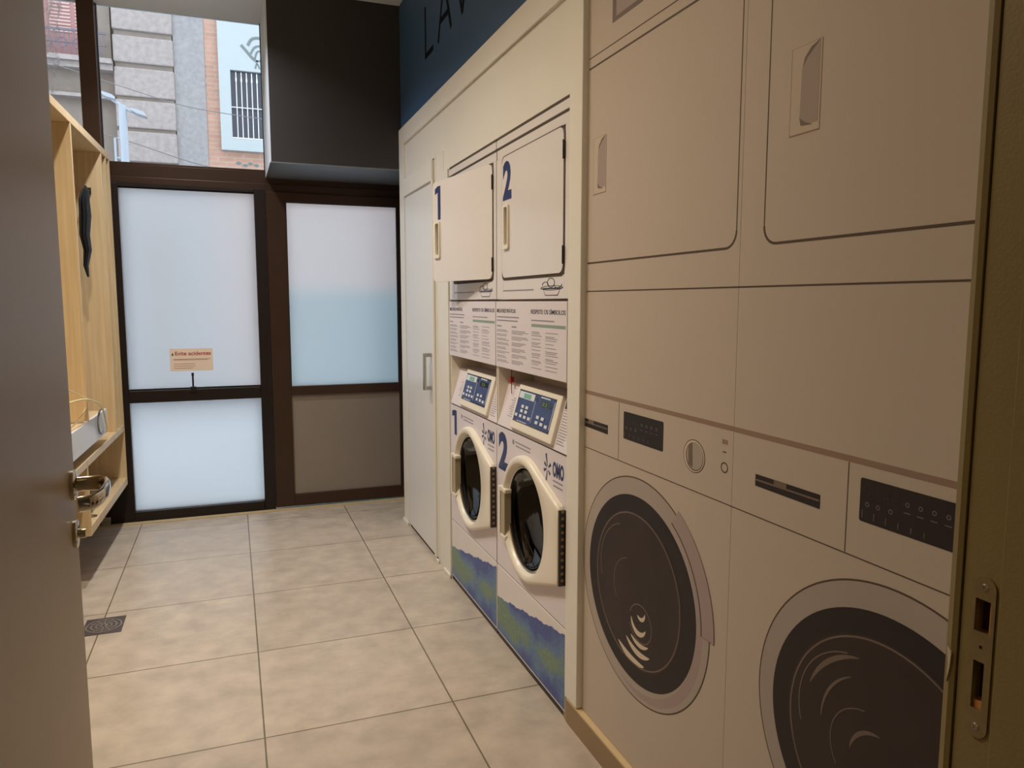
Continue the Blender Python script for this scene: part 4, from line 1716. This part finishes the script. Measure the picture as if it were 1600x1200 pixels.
# unseen panel added to put cyan into the frosted door glass
tag(box('teal_tint_panel', M_teal, None, .40, 1.75, 7.0, 7.1, -.02, 1.45), 'teal panel added behind the frosted door glass to tint it', 'panel')

lp_ = empty('street_lamp', (-.99, 9.0, -.02))
tag(lp_, 'white street lamp pole with two floodlights, seen through the upper window', 'street lamp')
LB = Vector((-.99, 9.0, -.02))
lo_ = MB().tube([(-.99, 9, -.02), (-.99, 9, 1.5), (-.99, 9, 3.40)], [.06, .045, .040], 14).build('pole', M_lamp, lp_, smooth=True)
loc(lo_, LB)
am = MB()
am.tube([(-1.08, 9, 3.45), (-.99, 9, 3.39), (-.90, 9, 3.34)], .016, 8)
loc(am.build('crossarm', M_lamp, lp_), LB)
for (cx, cz, sgn) in ((-1.115, 3.475, 1), (-.83, 3.325, 1)):
    hb_ = MB()
    hb_.prism([(cx - .075, cz + .045), (cx + .045, cz + .012), (cx + .075, cz - .035), (cx - .02, cz - .012), (cx - .085, cz + .025)], 1, 8.93, 9.07)
    loc(hb_.build('floodlight', M_lamp, lp_, .006), LB)
pf = MB()
pf.tube([(-1.02, 9.0, 2.60), (-1.075, 9.0, 2.60), (-1.075, 9.0, 3.06), (-1.02, 9.0, 3.06)], .013, 8)
pf.tube([(-1.02, 9.0, 2.86), (-1.075, 9.0, 2.86)], .010, 8)
loc(pf.build('bracket', M_lamp, lp_), LB)
tag(MB().tube(smooth_path([(-4.5, 11, 4.0), (-1.6, 10.6, 3.45), (-.2, 10.2, 3.02), (1.2, 9.8, 2.8)]), .006, 6).build('overhead_wire', M_greycable), 'thin grey wire sagging across the street, the lower one', 'wire')
tag(MB().tube(smooth_path([(-4.5, 11, 5.0), (-1.2, 10.6, 4.0), (0, 10.2, 3.68), (2.2, 9.8, 3.5)]), .005, 6).build('overhead_wire', M_greycable), 'thin grey wire across the street, the higher one', 'wire')

# drain grate set in the floor
dg_ = empty('floor_drain', (-.550, 3.392, 0))
tag(dg_, 'small square steel drain cover with a round grille set in the floor', 'drain')
MB().box(-.075, .075, -.085, .085, .0, .0025).build('drain_plate', mat('drain_steel', rgb(112, 104, 104), .4, .7, noise=.15, nscale=30), dg_)
rg_ = MB()
for r in (.066, .048, .030, .012):
    rr = []
    for (d, z) in ((-.003, .0026), (-.003, .0036), (.003, .0036), (.003, .0026)):
        rr.append([((r + d) * math.cos(t * PI / 16), (r + d) * math.sin(t * PI / 16), z) for t in range(32)])
    rg_.loft(rr, cap=False)
for k in range(6):
    a = k * PI / 6
    c, s_ = math.cos(a), math.sin(a)
    rg_.add([(c * -.06 - s_ * .002, s_ * -.06 + c * .002, .0037), (c * .06 - s_ * .002, s_ * .06 + c * .002, .0037), (c * .06 + s_ * .002, s_ * .06 - c * .002, .0037), (c * -.06 + s_ * .002, s_ * -.06 - c * .002, .0037)], [(0, 1, 2, 3)])
rg_.build('drain_grille', mat('grille_steel', rgb(185, 180, 178), .35, .8), dg_)
